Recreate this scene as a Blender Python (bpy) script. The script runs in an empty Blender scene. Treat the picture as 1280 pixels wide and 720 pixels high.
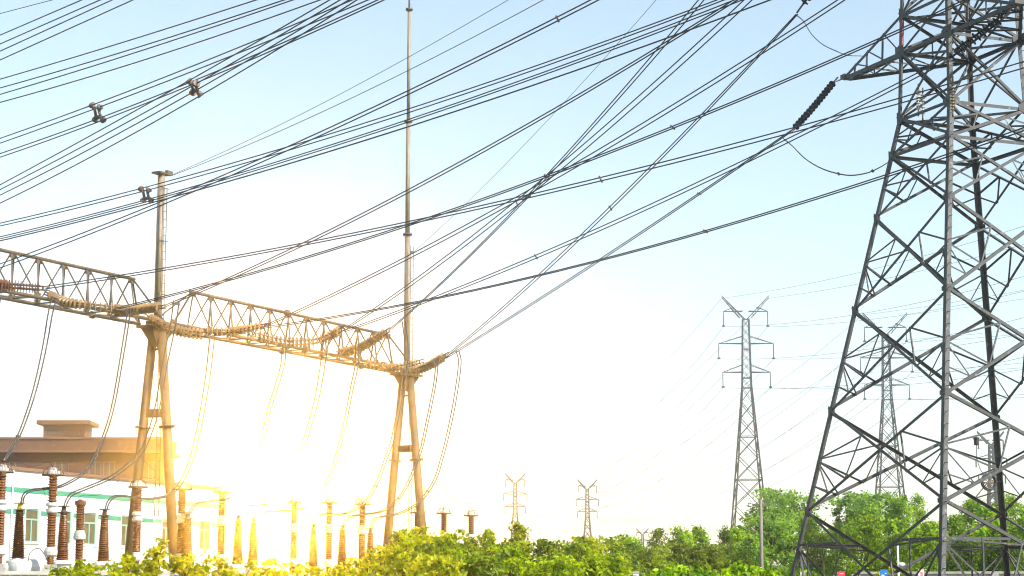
import bpy, math, random
import numpy as np
from mathutils import Vector

random.seed(7)
SC = bpy.context.scene
R = math.radians

# ------------------------------------------------------------------ camera, sky, sun, exposure
CAM_Z = 1.6
F = 2560.0                                   # focal length in photo pixels (1280 wide)
TILT = math.atan(393.0 / F)
cd = bpy.data.cameras.new('camera')
cam = bpy.data.objects.new('camera', cd)
SC.collection.objects.link(cam)
cam.location = (0, 0, CAM_Z)
cam.rotation_euler = (math.pi / 2 + TILT, 0, 0)
cd.sensor_width = 36
cd.lens = 72
cd.clip_start = 0.1
cd.clip_end = 9000
SC.camera = cam

SUN_DIR = Vector((0.72, -0.52, 0.72)).normalized()      # towards the sun
SUN_EL = math.asin(SUN_DIR.z)
SUN_AZ = math.atan2(SUN_DIR.x, SUN_DIR.y)
w = bpy.data.worlds.new('World')
SC.world = w
w.use_nodes = True
nt = w.node_tree
nt.nodes.clear()
out = nt.nodes.new('ShaderNodeOutputWorld')
bg = nt.nodes.new('ShaderNodeBackground')
sky = nt.nodes.new('ShaderNodeTexSky')
sky.sky_type = 'NISHITA'
sky.sun_disc = False
sky.sun_elevation = SUN_EL
sky.sun_rotation = SUN_AZ
sky.air_density = 1.0
sky.dust_density = 0.7
sky.ozone_density = 0.2
hsv = nt.nodes.new('ShaderNodeHueSaturation')      # hazy summer sky: paler than clean air
hsv.inputs['Saturation'].default_value = 0.76
hsv.inputs['Hue'].default_value = 0.482
nt.links.new(sky.outputs[0], hsv.inputs['Color'])
nt.links.new(hsv.outputs['Color'], bg.inputs['Color'])
bg.inputs['Strength'].default_value = 0.118
# the bright golden glow low in the sky beyond the substation
GLOW_K = 540.0
GLOW_N = 6000.0
GLOW_COL = (1.0, 0.47, 0.035, 1)
tcn = nt.nodes.new('ShaderNodeTexCoord')
vm = nt.nodes.new('ShaderNodeVectorMath')
vm.operation = 'DOT_PRODUCT'
gu, gv = (335 - 640) / F, (360 - 608) / F
gd = Vector((gu, math.cos(TILT) - gv * math.sin(TILT), gv * math.cos(TILT) + math.sin(TILT))).normalized()
vm.inputs[1].default_value = gd
nt.links.new(tcn.outputs['Generated'], vm.inputs[0])
mx = nt.nodes.new('ShaderNodeMath'); mx.operation = 'MAXIMUM'; mx.inputs[1].default_value = 0
pw = nt.nodes.new('ShaderNodeMath'); pw.operation = 'POWER'; pw.inputs[1].default_value = GLOW_N
ml = nt.nodes.new('ShaderNodeMath'); ml.operation = 'MULTIPLY'; ml.inputs[1].default_value = GLOW_K
nt.links.new(vm.outputs['Value'], mx.inputs[0])
nt.links.new(mx.outputs[0], pw.inputs[0])
nt.links.new(pw.outputs[0], ml.inputs[0])
bg2 = nt.nodes.new('ShaderNodeBackground')
bg2.inputs['Color'].default_value = GLOW_COL
nt.links.new(ml.outputs[0], bg2.inputs['Strength'])
ad = nt.nodes.new('ShaderNodeAddShader')
nt.links.new(bg.outputs[0], ad.inputs[0])
nt.links.new(bg2.outputs[0], ad.inputs[1])
nt.links.new(ad.outputs[0], out.inputs['Surface'])
w.cycles.sampling_method = 'MANUAL'
w.cycles.sample_map_resolution = 2048

sd = bpy.data.lights.new('sun', 'SUN')
sd.energy = 5.0
sd.angle = R(0.5)
sd.color = (1.0, 0.95, 0.86)
sun = bpy.data.objects.new('sun', sd)
SC.collection.objects.link(sun)
sun.rotation_euler = SUN_DIR.to_track_quat('Z', 'Y').to_euler()

vs = SC.view_settings
vs.view_transform = 'Standard'
vs.look = 'None'
vs.exposure = 0.97
vs.gamma = 1.0
vs.use_curve_mapping = False
SC.cycles.use_denoising = True
SC.cycles.max_bounces = 6
SC.cycles.diffuse_bounces = 3
SC.cycles.glossy_bounces = 2
SC.cycles.transmission_bounces = 4
SC.cycles.transparent_max_bounces = 8
SC.cycles.volume_bounces = 0
SC.cycles.filter_width = 1.1
SC.cycles.sample_clamp_indirect = 6.0
HAZE = 0.0008
HAZE_G = 0.968


# ------------------------------------------------------------------ geometry helpers
CT, ST = math.cos(TILT), math.sin(TILT)


def ray(px, py):
    u, v = (px - 640) / F, (360 - py) / F
    return Vector((u, CT - v * ST, v * CT + ST))


def P(px, py, Y):
    """the point that is seen at photo pixel (px, py) and stands Y metres ahead"""
    d = ray(px, py)
    return Vector((0, 0, CAM_Z)) + d * (Y / d.y)


def on_plane(px, py, p0, direction, shift=0.0):
    """where the line of sight meets the upright plane through p0 along direction"""
    n = Vector((direction.y, -direction.x, 0)).normalized()
    d = ray(px, py)
    o = Vector((0, 0, CAM_Z))
    t = (n.dot(Vector((p0.x, p0.y, 0))) + shift - n.x * o.x - n.y * o.y) / (n.x * d.x + n.y * d.y)
    return o + d * t


ORG = {}


class MB:
    def __init__(s):
        s.v = []; s.f = []; s.smooth = []

    def add(s, vs_, fs, smooth=False):
        b = len(s.v)
        s.v += [tuple(q) for q in vs_]
        s.f += [tuple(i + b for i in q) for q in fs]
        s.smooth += [smooth] * len(fs)

    def build(s, name, mat, parent=None, loc=None):
        org = Vector(loc) if loc is not None else (ORG[parent.name] if parent else Vector((0, 0, 0)))
        me = bpy.data.meshes.new(name)
        me.from_pydata([(a - org.x, b - org.y, c - org.z) for a, b, c in s.v], [], s.f)
        me.polygons.foreach_set('use_smooth', s.smooth)
        me.materials.append(mat)
        me.update()
        o = bpy.data.objects.new(name, me)
        SC.collection.objects.link(o)
        if parent:
            o.parent = parent
            if loc is not None:
                o.location = org - ORG[parent.name]
        else:
            o.location = org
        ORG[o.name] = org
        return o


def thing(name, label, cat, loc, group=None):
    o = bpy.data.objects.new(name, None)
    SC.collection.objects.link(o)
    o.location = loc
    o.empty_display_size = 0.3
    o['label'] = label
    o['category'] = cat
    if group:
        o['group'] = group
    ORG[o.name] = Vector(loc)
    return o


def tag(o, label, cat, group=None):
    o['label'] = label
    o['category'] = cat
    if group:
        o['group'] = group
    return o


def dup(root, loc, label, group=None, rz=0.0):
    r = root.copy()
    SC.collection.objects.link(r)
    r.location = loc
    r.rotation_euler = (0, 0, rz)
    r['label'] = label
    if group:
        r['group'] = group
    for ch in list(root.children):
        c = ch.copy()
        SC.collection.objects.link(c)
        c.parent = r
        for g in list(ch.children):
            d = g.copy()
            SC.collection.objects.link(d)
            d.parent = c
    return r


def frame_of(d):
    d = d.normalized()
    a = Vector((0, 0, 1)) if abs(d.z) < 0.9 else Vector((1, 0, 0))
    p = d.cross(a).normalized()
    return d, p, d.cross(p).normalized()


def tube(m, pts, r, n=6, caps=True, r_end=None):
    pts = [Vector(p) for p in pts]
    k = len(pts)
    t0 = (pts[1] - pts[0]).normalized()
    _, p, q = frame_of(t0)
    vs_ = []
    for i, c in enumerate(pts):
        t = (pts[min(i + 1, k - 1)] - pts[max(i - 1, 0)]).normalized()
        p = (p - t * p.dot(t))
        p.normalize()
        q = t.cross(p)
        rr = r if r_end is None else r + (r_end - r) * i / (k - 1)
        for j in range(n):
            a = 2 * math.pi * j / n
            vs_.append(c + (p * math.cos(a) + q * math.sin(a)) * rr)
    fs = []
    for i in range(k - 1):
        for j in range(n):
            fs.append((i * n + j, i * n + (j + 1) % n, (i + 1) * n + (j + 1) % n, (i + 1) * n + j))
    m.add(vs_, fs, n > 4)
    if caps:
        b = len(m.v) - len(vs_)
        m.f.append(tuple(b + j for j in range(n - 1, -1, -1))); m.smooth.append(False)
        m.f.append(tuple(b + (k - 1) * n + j for j in range(n))); m.smooth.append(False)


def lathe(m, a, b, prof, n=10):
    """prof: (distance from a along a->b, radius)"""
    a, b = Vector(a), Vector(b)
    d, p, q = frame_of(b - a)
    vs_ = []
    for h, r in prof:
        for j in range(n):
            an = 2 * math.pi * j / n
            vs_.append(a + d * h + (p * math.cos(an) + q * math.sin(an)) * r)
    k = len(prof)
    fs = [(i * n + j, i * n + (j + 1) % n, (i + 1) * n + (j + 1) % n, (i + 1) * n + j) for i in range(k - 1) for j in range(n)]
    fs.append(tuple(range(n - 1, -1, -1)))
    fs.append(tuple((k - 1) * n + j for j in range(n)))
    m.add(vs_, fs, False)


def bar(m, a, b, wd, ht, up=None):
    """a square-edged bar from a to b"""
    a, b = Vector(a), Vector(b)
    d = (b - a).normalized()
    if up is None:
        _, p, q = frame_of(d)
    else:
        q = (Vector(up) - d * d.dot(Vector(up))).normalized()
        p = d.cross(q)
    vs_ = []
    for c in (a, b):
        for sx, sy in ((-1, -1), (1, -1), (1, 1), (-1, 1)):
            vs_.append(c + p * (sx * wd / 2) + q * (sy * ht / 2))
    m.add(vs_, [(3, 2, 1, 0), (4, 5, 6, 7), (0, 1, 5, 4), (1, 2, 6, 5), (2, 3, 7, 6), (3, 0, 4, 7)])


def angle(m, a, b, wd, p, q, t=None):
    """an L section from a to b, its two flanges pointing along p and q"""
    a, b = Vector(a), Vector(b)
    d = (b - a).normalized()
    p = Vector(p); p = (p - d * p.dot(d)).normalized()
    q = Vector(q); q = q - d * q.dot(d); q = (q - p * q.dot(p)).normalized()
    t = t or max(wd * 0.12, 0.012)
    sec = [(0, 0), (wd, 0), (wd, t), (t, t), (t, wd), (0, wd)]
    vs_ = [c + p * x + q * y for c in (a, b) for x, y in sec]
    fs = [(i, (i + 1) % 6, 6 + (i + 1) % 6, 6 + i) for i in range(6)]
    fs += [(3, 2, 1, 0), (5, 4, 3, 0), (6, 7, 8, 9), (6, 9, 10, 11)]
    m.add(vs_, fs)


def box(m, c, sx, sy, sz, ax=None, ay=None, bevel=0.0):
    """box with its middle at c; ax, ay horizontal unit axes"""
    c = Vector(c)
    ax = Vector(ax) if ax is not None else Vector((1, 0, 0))
    ay = Vector(ay) if ay is not None else Vector((-ax.y, ax.x, 0))
    z = Vector((0, 0, 1))
    vs_ = []
    for k in (-1, 1):
        for i, j in ((-1, -1), (1, -1), (1, 1), (-1, 1)):
            vs_.append(c + ax * (i * sx / 2) + ay * (j * sy / 2) + z * (k * sz / 2))
    m.add(vs_, [(3, 2, 1, 0), (4, 5, 6, 7), (0, 1, 5, 4), (1, 2, 6, 5), (2, 3, 7, 6), (3, 0, 4, 7)])


def catmull(pts, n=8):
    pts = [Vector(p) for p in pts]
    ext = [pts[0] * 2 - pts[1]] + pts + [pts[-1] * 2 - pts[-2]]
    res = []
    for i in range(1, len(ext) - 2):
        p0, p1, p2, p3 = ext[i - 1:i + 3]
        for k in range(n):
            t = k / n
            res.append(0.5 * ((2 * p1) + (p2 - p0) * t + (2 * p0 - 5 * p1 + 4 * p2 - p3) * t * t + (3 * p1 - p0 - 3 * p2 + p3) * t ** 3))
    res.append(pts[-1])
    return res


# ------------------------------------------------------------------ materials
def mat(name, col, rough=0.6, metal=0.0, var=0.25, scale=3.0, col2=None, bump=0.0, spec=0.5):
    m = bpy.data.materials.new(name)
    m.use_nodes = True
    n = m.node_tree.nodes
    l = m.node_tree.links
    b = n['Principled BSDF']
    b.inputs['Roughness'].default_value = rough
    b.inputs['Metallic'].default_value = metal
    b.inputs['Specular IOR Level'].default_value = spec
    tc = n.new('ShaderNodeTexCoord')
    no = n.new('ShaderNodeTexNoise')
    no.inputs['Scale'].default_value = scale
    no.inputs['Detail'].default_value = 5
    no.inputs['Roughness'].default_value = 0.65
    l.new(tc.outputs['Object'], no.inputs['Vector'])
    cr = n.new('ShaderNodeValToRGB')
    c2 = col2 or tuple(c * (1 - var) for c in col)
    cr.color_ramp.elements[0].position = 0.3
    cr.color_ramp.elements[0].color = (*c2, 1)
    cr.color_ramp.elements[1].position = 0.7
    cr.color_ramp.elements[1].color = (*col, 1)
    l.new(no.outputs['Fac'], cr.inputs['Fac'])
    l.new(cr.outputs['Color'], b.inputs['Base Color'])
    if bump:
        bp = n.new('ShaderNodeBump')
        bp.inputs['Strength'].default_value = bump
        bp.inputs['Distance'].default_value = 0.02
        l.new(no.outputs['Fac'], bp.inputs['Height'])
        l.new(bp.outputs['Normal'], b.inputs['Normal'])
    return m


def leaf_mat(name, dark, light, trans=0.45):
    m = bpy.data.materials.new(name)
    m.use_nodes = True
    n = m.node_tree.nodes
    l = m.node_tree.links
    b = n['Principled BSDF']
    o = n['Material Output']
    at = n.new('ShaderNodeAttribute')
    at.attribute_name = 'tone'
    cr = n.new('ShaderNodeValToRGB')
    cr.color_ramp.elements[0].color = (*dark, 1)
    cr.color_ramp.elements[1].color = (*light, 1)
    l.new(at.outputs['Fac'], cr.inputs['Fac'])
    l.new(cr.outputs['Color'], b.inputs['Base Color'])
    b.inputs['Roughness'].default_value = 0.55
    b.inputs['Specular IOR Level'].default_value = 0.3
    tr = n.new('ShaderNodeBsdfTranslucent')
    hs = n.new('ShaderNodeHueSaturation')
    hs.inputs['Value'].default_value = 2.1
    hs.inputs['Saturation'].default_value = 1.15
    l.new(cr.outputs['Color'], hs.inputs['Color'])
    l.new(hs.outputs['Color'], tr.inputs['Color'])
    mix = n.new('ShaderNodeMixShader')
    mix.inputs['Fac'].default_value = trans
    l.new(b.outputs[0], mix.inputs[1])
    l.new(tr.outputs[0], mix.inputs[2])
    l.new(mix.outputs[0], o.inputs['Surface'])
    return m


M = dict(
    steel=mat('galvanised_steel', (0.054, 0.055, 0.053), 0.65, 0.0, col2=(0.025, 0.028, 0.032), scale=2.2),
    steel_far=mat('far_steel', (0.035, 0.04, 0.045), 0.9, 0.0, spec=0.1),
    gantry=mat('weathered_gantry_steel', (0.13, 0.088, 0.042), 0.6, 0.0, col2=(0.07, 0.042, 0.018), scale=1.6),
    mast=mat('pale_weathered_mast', (0.26, 0.21, 0.15), 0.55, 0.0, col2=(0.17, 0.125, 0.08), scale=1.6),
    web=mat('gantry_web_steel', (0.065, 0.048, 0.03), 0.6, 0.0, col2=(0.05, 0.035, 0.02), scale=2.5),
    wire=mat('aged_aluminium_wire', (0.04, 0.042, 0.045), 0.55, 0.4),
    blue_wire=mat('blue_jumper', (0.05, 0.10, 0.22), 0.5, 0.1),
    fitting=mat('rusty_fitting', (0.16, 0.10, 0.07), 0.6, 0.4, col2=(0.10, 0.09, 0.08), scale=20),
    porcelain=mat('brown_porcelain', (0.20, 0.075, 0.024), 0.25, 0.0, col2=(0.13, 0.048, 0.016), scale=4),
    glass_disc=mat('grey_glass_disc', (0.24, 0.155, 0.065), 0.3, 0.0, scale=8),
    dark_disc=mat('dark_glazed_disc', (0.022, 0.022, 0.022), 0.8, 0.0, scale=8, spec=0.05),
    cap=mat('cast_metal_cap', (0.62, 0.60, 0.56), 0.45, 0.2, scale=6),
    yellow=mat('yellow_phase_paint', (0.75, 0.55, 0.03), 0.45, scale=6),
    white_paint=mat('white_equipment_paint', (0.78, 0.77, 0.74), 0.4, var=0.12, scale=3),
    white_wall=mat('white_render', (0.80, 0.79, 0.76), 0.75, var=0.10, scale=0.6, bump=0.1),
    green_band=mat('teal_tile_band', (0.05, 0.28, 0.17), 0.5, var=0.2, scale=2),
    brown_wall=mat('brown_wall_tile', (0.14, 0.068, 0.038), 0.7, var=0.2, scale=0.8),
    brown_light=mat('tan_cornice', (0.19, 0.105, 0.062), 0.7, var=0.15, scale=0.8),
    frame_white=mat('pale_window_frame', (0.66, 0.68, 0.62), 0.4, var=0.1),
    frame_green=mat('green_window_frame', (0.22, 0.42, 0.33), 0.45, var=0.1),
    pane=mat('window_glass', (0.15, 0.125, 0.06), 0.2, 0.0, col2=(0.08, 0.07, 0.035), scale=1.2, spec=0.4),
    frame_tan=mat('tan_window_frame', (0.24, 0.17, 0.12), 0.5, var=0.1),
    pane_tan=mat('dusty_window_glass', (0.16, 0.11, 0.08), 0.25, 0.0, col2=(0.10, 0.075, 0.055), scale=1.0),
    concrete=mat('weathered_concrete', (0.42, 0.41, 0.38), 0.85, var=0.35, scale=1.5, bump=0.3),
    pole_concrete=mat('grey_pole_concrete', (0.20, 0.18, 0.15), 0.85, var=0.3, scale=1.5),
    bark=mat('bark', (0.09, 0.065, 0.045), 0.9, var=0.4, scale=6, bump=0.5),
    earth=mat('grassy_ground', (0.10, 0.13, 0.04), 0.95, col2=(0.13, 0.10, 0.06), scale=0.3, bump=0.3),
    red=mat('red_sign_paint', (0.62, 0.04, 0.09), 0.45, var=0.1),
    blue=mat('blue_sign_paint', (0.02, 0.16, 0.48), 0.45, var=0.1),
    red_band=mat('faded_red_band', (0.20, 0.03, 0.035), 0.6, var=0.4, scale=6),
    black=mat('black_paint', (0.02, 0.02, 0.02), 0.5),
    leaf_bush=leaf_mat('bush_leaf', (0.10, 0.14, 0.006), (0.42, 0.44, 0.010), 0.5),
    leaf_mid=leaf_mat('hedge_leaf', (0.07, 0.12, 0.006), (0.36, 0.44, 0.010), 0.5),
    leaf_bright=leaf_mat('bright_leaf', (0.05, 0.13, 0.008), (0.34, 0.48, 0.012), 0.5),
    leaf_poplar=leaf_mat('poplar_leaf', (0.04, 0.10, 0.010), (0.32, 0.44, 0.02), 0.5),
    leaf_pale=leaf_mat('pale_leaf', (0.06, 0.13, 0.03), (0.29, 0.43, 0.07), 0.5),
    leaf_dark=leaf_mat('conifer_needles', (0.022, 0.05, 0.008), (0.15, 0.24, 0.02), 0.4),
    leaf_olive=leaf_mat('olive_leaf', (0.05, 0.08, 0.010), (0.27, 0.34, 0.03), 0.45),
)

def add_patches(m, col, lo, hi, scale):
    n = m.node_tree.nodes; l = m.node_tree.links
    b = n['Principled BSDF']
    src = b.inputs['Base Color'].links[0].from_socket
    tc = n.new('ShaderNodeTexCoord'); no = n.new('ShaderNodeTexNoise')
    no.inputs['Scale'].default_value = scale; no.inputs['Detail'].default_value = 6; no.inputs['Roughness'].default_value = .7
    l.new(tc.outputs['Object'], no.inputs['Vector'])
    mr = n.new('ShaderNodeMapRange')
    mr.inputs['From Min'].default_value = lo; mr.inputs['From Max'].default_value = hi
    l.new(no.outputs['Fac'], mr.inputs['Value'])
    mxn = n.new('ShaderNodeMix'); mxn.data_type = 'RGBA'
    l.new(mr.outputs['Result'], mxn.inputs['Factor'])
    l.new(src, mxn.inputs['A']); mxn.inputs['B'].default_value = (*col, 1)
    l.new(mxn.outputs['Result'], b.inputs['Base Color'])


add_patches(M['steel'], (0.10, 0.052, 0.03), 0.60, 0.74, 1.1)
add_patches(M['steel'], (0.15, 0.148, 0.14), 0.58, 0.66, 5.0)
add_patches(M['gantry'], (0.09, 0.045, 0.02), 0.58, 0.72, 2.3)
add_patches(M['white_wall'], (0.56, 0.53, 0.46), 0.56, 0.75, 0.9)
add_patches(M['brown_wall'], (0.20, 0.12, 0.08), 0.56, 0.75, 0.7)
add_patches(M['porcelain'], (0.24, 0.15, 0.08), 0.58, 0.75, 1.7)

# ------------------------------------------------------------------ ground
g = MB()
N = 40
gv_ = []
for i in range(N + 1):
    for j in range(N + 1):
        x = (i / N - 0.5) * 2; y = (j / N - 0.5) * 2
        X = 4000 * x * abs(x); Y = 4000 * y * abs(y)
        gv_.append((X, Y, 0.0))
g.add(gv_, [(i * (N + 1) + j, (i + 1) * (N + 1) + j, (i + 1) * (N + 1) + j + 1, i * (N + 1) + j + 1) for i in range(N) for j in range(N)], True)
o = g.build('ground', M['earth'])
o['kind'] = 'structure'

# ------------------------------------------------------------------ haze
hz = MB()
HX0, HX1, HY0, HY1, HZ0, HZ1 = -400, 460, -40, 590, -1.0, 44.0
hz.add([(x, y, z) for z in (HZ0, HZ1) for x, y in ((HX0, HY0), (HX1, HY0), (HX1, HY1), (HX0, HY1))],
       [(3, 2, 1, 0), (4, 5, 6, 7), (0, 1, 5, 4), (1, 2, 6, 5), (2, 3, 7, 6), (3, 0, 4, 7)])
hm = bpy.data.materials.new('haze')
hm.use_nodes = True
hm.node_tree.nodes.clear()
ho = hm.node_tree.nodes.new('ShaderNodeOutputMaterial')
pv = hm.node_tree.nodes.new('ShaderNodeVolumePrincipled')
pv.inputs['Color'].default_value = (0.97, 0.97, 0.96, 1)
pv.inputs['Density'].default_value = HAZE
pv.inputs['Anisotropy'].default_value = HAZE_G
hm.node_tree.links.new(pv.outputs[0], ho.inputs['Volume'])
o = hz.build('haze', hm)
o['kind'] = 'stuff'

# ------------------------------------------------------------------ the big lattice tower
TC = Vector((15.14, 67.25, 0))
TOFF = dict(N=Vector((-2.155, -5.245, 0)), L=Vector((-5.245, 2.155, 0)), F=Vector((2.155, 5.245, 0)), R=Vector((5.245, -2.155, 0)))


def t_r(z):
    if z < 17.85:
        return 1 + (0.383 - 1) * (z - 4.65) / (17.8 - 4.65)
    return 0.381 + (0.3476 - 0.383) * (z - 17.85) / 4.2


def tp(k, z):
    q = TC + TOFF[k] * t_r(z)
    return Vector((q.x, q.y, z))


TOWER = thing('transmission_tower', 'tall grey lattice steel transmission tower with wide splayed legs, nearest of all the towers', 'transmission tower', TC)
LEV = [0.35, 4.65, 8.0, 11.38, 14.5, 16.62, 17.85, 20.2, 21.5, 23.9, 26.4]
ZTOP = 26.4
E1 = Vector((-0.385, 0.923, 0)).normalized()
E2 = Vector((0.923, 0.385, 0)).normalized()
NEXT = dict(N=('L', 'R'), L=('N', 'F'), F=('L', 'R'), R=('N', 'F'))
for k in 'NLFR':
    m = MB()
    pa = (TOFF[NEXT[k][0]] - TOFF[k]); pb = (TOFF[NEXT[k][1]] - TOFF[k])
    for z0, z1 in ((-0.1, 17.85), (17.85, ZTOP)):
        angle(m, tp(k, z0), tp(k, z1), 0.165 if z0 < 10 else 0.145, pa, pb, 0.026)
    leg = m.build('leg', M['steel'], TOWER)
    # gusset plates where the braces land on the leg
    for z in LEV[1:]:
        for d in (pa, pb):
            dn = d.normalized()
            nrm = dn.cross(Vector((0, 0, 1)))
            s = 0.26 if z < 17 else 0.4
            if nrm.dot(TOFF[k]) < 0: nrm = -nrm
            c = tp(k, z) + dn * (s * 0.35) + nrm * 0.012
            a = [c - dn * s * .4 + Vector((0, 0, s * .62)), c - dn * s * .4 - Vector((0, 0, s * .62)), c + dn * s * .55 - Vector((0, 0, s * .22)), c + dn * s * .55 + Vector((0, 0, s * .22))]
            b = [q + nrm * 0.016 for q in a]
            gm = MB()
            gm.add(a + b, [(3, 2, 1, 0), (4, 5, 6, 7), (0, 1, 5, 4), (1, 2, 6, 5), (2, 3, 7, 6), (3, 0, 4, 7)])
            gm.build('gusset_plate', M['steel'], leg)
    sm = MB()
    if k in 'NR':
        zz = 1.0
        while zz < ZTOP - 0.5:
            c = tp(k, zz)
            d = (pb if k == 'N' else pa).normalized()
            n_ = d.cross(Vector((0, 0, 1)))
            if n_.dot(TOFF[k]) < 0: n_ = -n_
            sm = MB(); tube(sm, [c + d * 0.05, c + d * 0.05 + n_ * 0.17], 0.012, 5); sm.build('step_bolt', M['steel'], leg)
            zz += 0.4
    fm = MB()
    box(fm, (tp(k, 0).x, tp(k, 0).y, 0.15), 0.9, 0.9, 0.5)
    fm.build('footing', M['concrete'], leg)

m = MB()
pa, pb = TOFF['N'] - TOFF['L'], TOFF['F'] - TOFF['L']
o_ = -(pa.normalized() + pb.normalized()) * 0.006
angle(m, tp('L', 20.45) + o_, tp('L', 21.3) + o_, 0.16, pa, pb, 0.036)
m.build('red_band', M['red_band'], TOWER)
rng = random.Random(3)
for ka, kb in (('N', 'L'), ('N', 'R'), ('L', 'F'), ('R', 'F')):
    m = MB()
    nrm = (TOFF[ka] + TOFF[kb]).normalized()
    inw = -nrm
    for i in range(len(LEV) - 1):
        z0, z1 = LEV[i], LEV[i + 1]
        a0, b0, a1, b1 = tp(ka, z0), tp(kb, z0), tp(ka, z1), tp(kb, z1)
        wd = 0.10 if z0 < 14 else 0.088
        if i in (5,):
            angle(m, a0, b1, 0.10, (b1 - a0).cross(nrm), inw)
            angle(m, b0 + nrm * -0.02, a1 + nrm * -0.02, 0.10, (a1 - b0).cross(nrm), inw)
        else:
            angle(m, a0 + nrm * .02, b1 + nrm * .02, wd, (b1 - a0).cross(nrm), inw)
            angle(m, b0 - nrm * .02, a1 - nrm * .02, wd, (a1 - b0).cross(nrm), inw)
        if i >= 5:
            angle(m, a0, b0, 0.11, (0, 0, -1), inw)
        # redundant members of each panel: from mid leg to the two braces
        if z0 < 17:
            x = a0 + (b1 - a0) * 0.5
            for kk, p0, p1, q0, q1 in ((ka, a0, a1, b0, b1), (kb, b0, b1, a0, a1)):
                zm = z0 + (z1 - z0) * (0.52 if i else 0.74)
                mid = tp(kk, zm)
                fr = 0.30
                lo = p0 + (q1 - p0) * fr          # on the brace that leaves the lower node
                up = p1 + (q0 - p1) * fr          # on the brace that leaves the upper node
                wr = 0.055
                angle(m, mid, up, wr, (0, 0, -1), inw)
                angle(m, mid + Vector((0, 0, -.06)), lo, wr, (0, 0, -1), inw)
                angle(m, lo, up, wr * .8, (q0 - p0), inw)
                if i in (1, 2, 3):
                    q4 = tp(kk, z0 + (z1 - z0) * 0.26)
                    angle(m, q4, p0 + (q1 - p0) * 0.17, wr * .8, (0, 0, -1), inw)
                    angle(m, mid + Vector((0, 0, -.1)), p0 + (q1 - p0) * 0.17, wr * .7, (0, 0, -1), inw)
                if i == 0:
                    h = tp(kk, 3.55)
                    e = p0 + (q1 - p0) * ((3.55 - z0) / (z1 - z0))
                    e2 = p1 + (q0 - p1) * ((z1 - 3.55) / (z1 - z0))
                    angle(m, h, e2, 0.08, (0, 0, -1), inw)
                    angle(m, h + Vector((0, 0, -.08)), tp(kk, 1.6) + (q0 - p0).normalized() * (1.55 + 0.0), 0.07, (0, 0, -1), inw)
                    pt = tp(kk, 1.6) + (q0 - p0).normalized() * 1.55
                    angle(m, pt, Vector((pt.x, pt.y, 3.5)), 0.05, (q0 - p0), inw)
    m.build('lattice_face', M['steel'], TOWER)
# level frames inside the body
for z in (17.85, 20.2, 21.5, 23.9):
    m = MB()
    angle(m, tp('N', z), tp('F', z), 0.09, (0, 0, -1), E1)
    angle(m, tp('L', z) - Vector((0, 0, .1)), tp('R', z) - Vector((0, 0, .05)), 0.09, (0, 0, -1), E2)
    m.build('inner_frame', M['steel'], TOWER)
for z0, z1 in ((17.85, 20.2), (20.2, 21.5), (21.5, 23.9)):
    for ka, kb in ('NF', 'LR'):
        m = MB()
        angle(m, tp(ka, z0), tp(kb, z1), 0.07, E1, E2)
        m.build('inner_diagonal', M['steel'], TOWER)


def crossarm(sgn, z, ztop, reach, tip_z):
    """an arm along the E1 axis: flat bottom frame narrowing to the tip, sloping top chords"""
    m = MB()
    near_, far_ = ('L', 'F') if sgn > 0 else ('N', 'R')
    a, b = tp(near_, z), tp(far_, z)
    at, bt = tp(near_, ztop), tp(far_, ztop)
    tip = TC + E1 * (sgn * reach) - E2 * 1.45
    tip.z = tip_z
    tip_b = tip + E2 * 0.35
    out_ = E1 * sgn
    angle(m, a, tip, 0.14, (0, 0, -1), E2, 0.024)
    angle(m, b, tip_b, 0.11, (0, 0, -1), -E2, 0.02)
    angle(m, at, tip, 0.11, (0, 0, -1), E2)
    angle(m, bt, tip_b, 0.09, (0, 0, -1), -E2)
    for i, fr in enumerate((0.3, 0.58, 0.8)):
        pa_, pb_ = a.lerp(tip, fr), b.lerp(tip_b, fr)
        ta_, tb_ = at.lerp(tip, fr), bt.lerp(tip_b, fr)
        angle(m, pa_, ta_, 0.055, out_, E2)
        angle(m, pb_, tb_, 0.055, out_, -E2)
        angle(m, pa_, pb_, 0.06, (0, 0, -1), out_)
        f0 = (0.0, 0.3, 0.58)[i]
        angle(m, a.lerp(tip, f0), pb_, 0.055, (0, 0, -1), out_)
        angle(m, a.lerp(tip, f0), ta_, 0.05, (0, 0, 1), E2)
        angle(m, bt.lerp(tip_b, f0), pb_, 0.05, (0, 0, 1), E2)
    arm = m.build('crossarm', M['steel'], TOWER)
    for c in (a, b):
        pm = MB(); box(pm, c, 0.42, 0.05, 0.4, E1, E2)
        pm.build('gusset_plate', M['steel'], arm)
    pm = MB(); box(pm, tip + E2 * .17, 0.3, 0.45, 0.16, E1, E2)
    pm.build('tip_plate', M['steel'], arm)
    return tip


TIP_L = crossarm(1, 20.2, 21.5, 5.0, 20.2)
TIP_R = crossarm(-1, 20.2, 21.5, 5.0, 20.2)
TIP_L2 = crossarm(1, 24.6, 26.0, 7.0, 24.6)
TIP_R2 = crossarm(-1, 24.6, 26.0, 7.0, 24.6)

# ------------------------------------------------------------------ gantry line
G1 = P(508, 465, 100.0)
G0 = P(197, 405, 82.5)
GD = Vector((G1.x - G0.x, G1.y - G0.y, 0)).normalized()
GP = Vector((GD.y, -GD.x, 0))                 # towards the camera side
if GP.y > 0: GP = -GP
ZB = (G0.z + G1.z) / 2


def pg(px, py, shift=0.0):
    """on the upright plane of the gantry beam, shift metres towards the camera"""
    p0 = G0 + GP * shift
    n = GP
    d = ray(px, py); o_ = Vector((0, 0, CAM_Z))
    t = n.dot(Vector((p0.x - o_.x, p0.y - o_.y, 0))) / (n.x * d.x + n.y * d.y)
    return o_ + d * t


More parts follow.
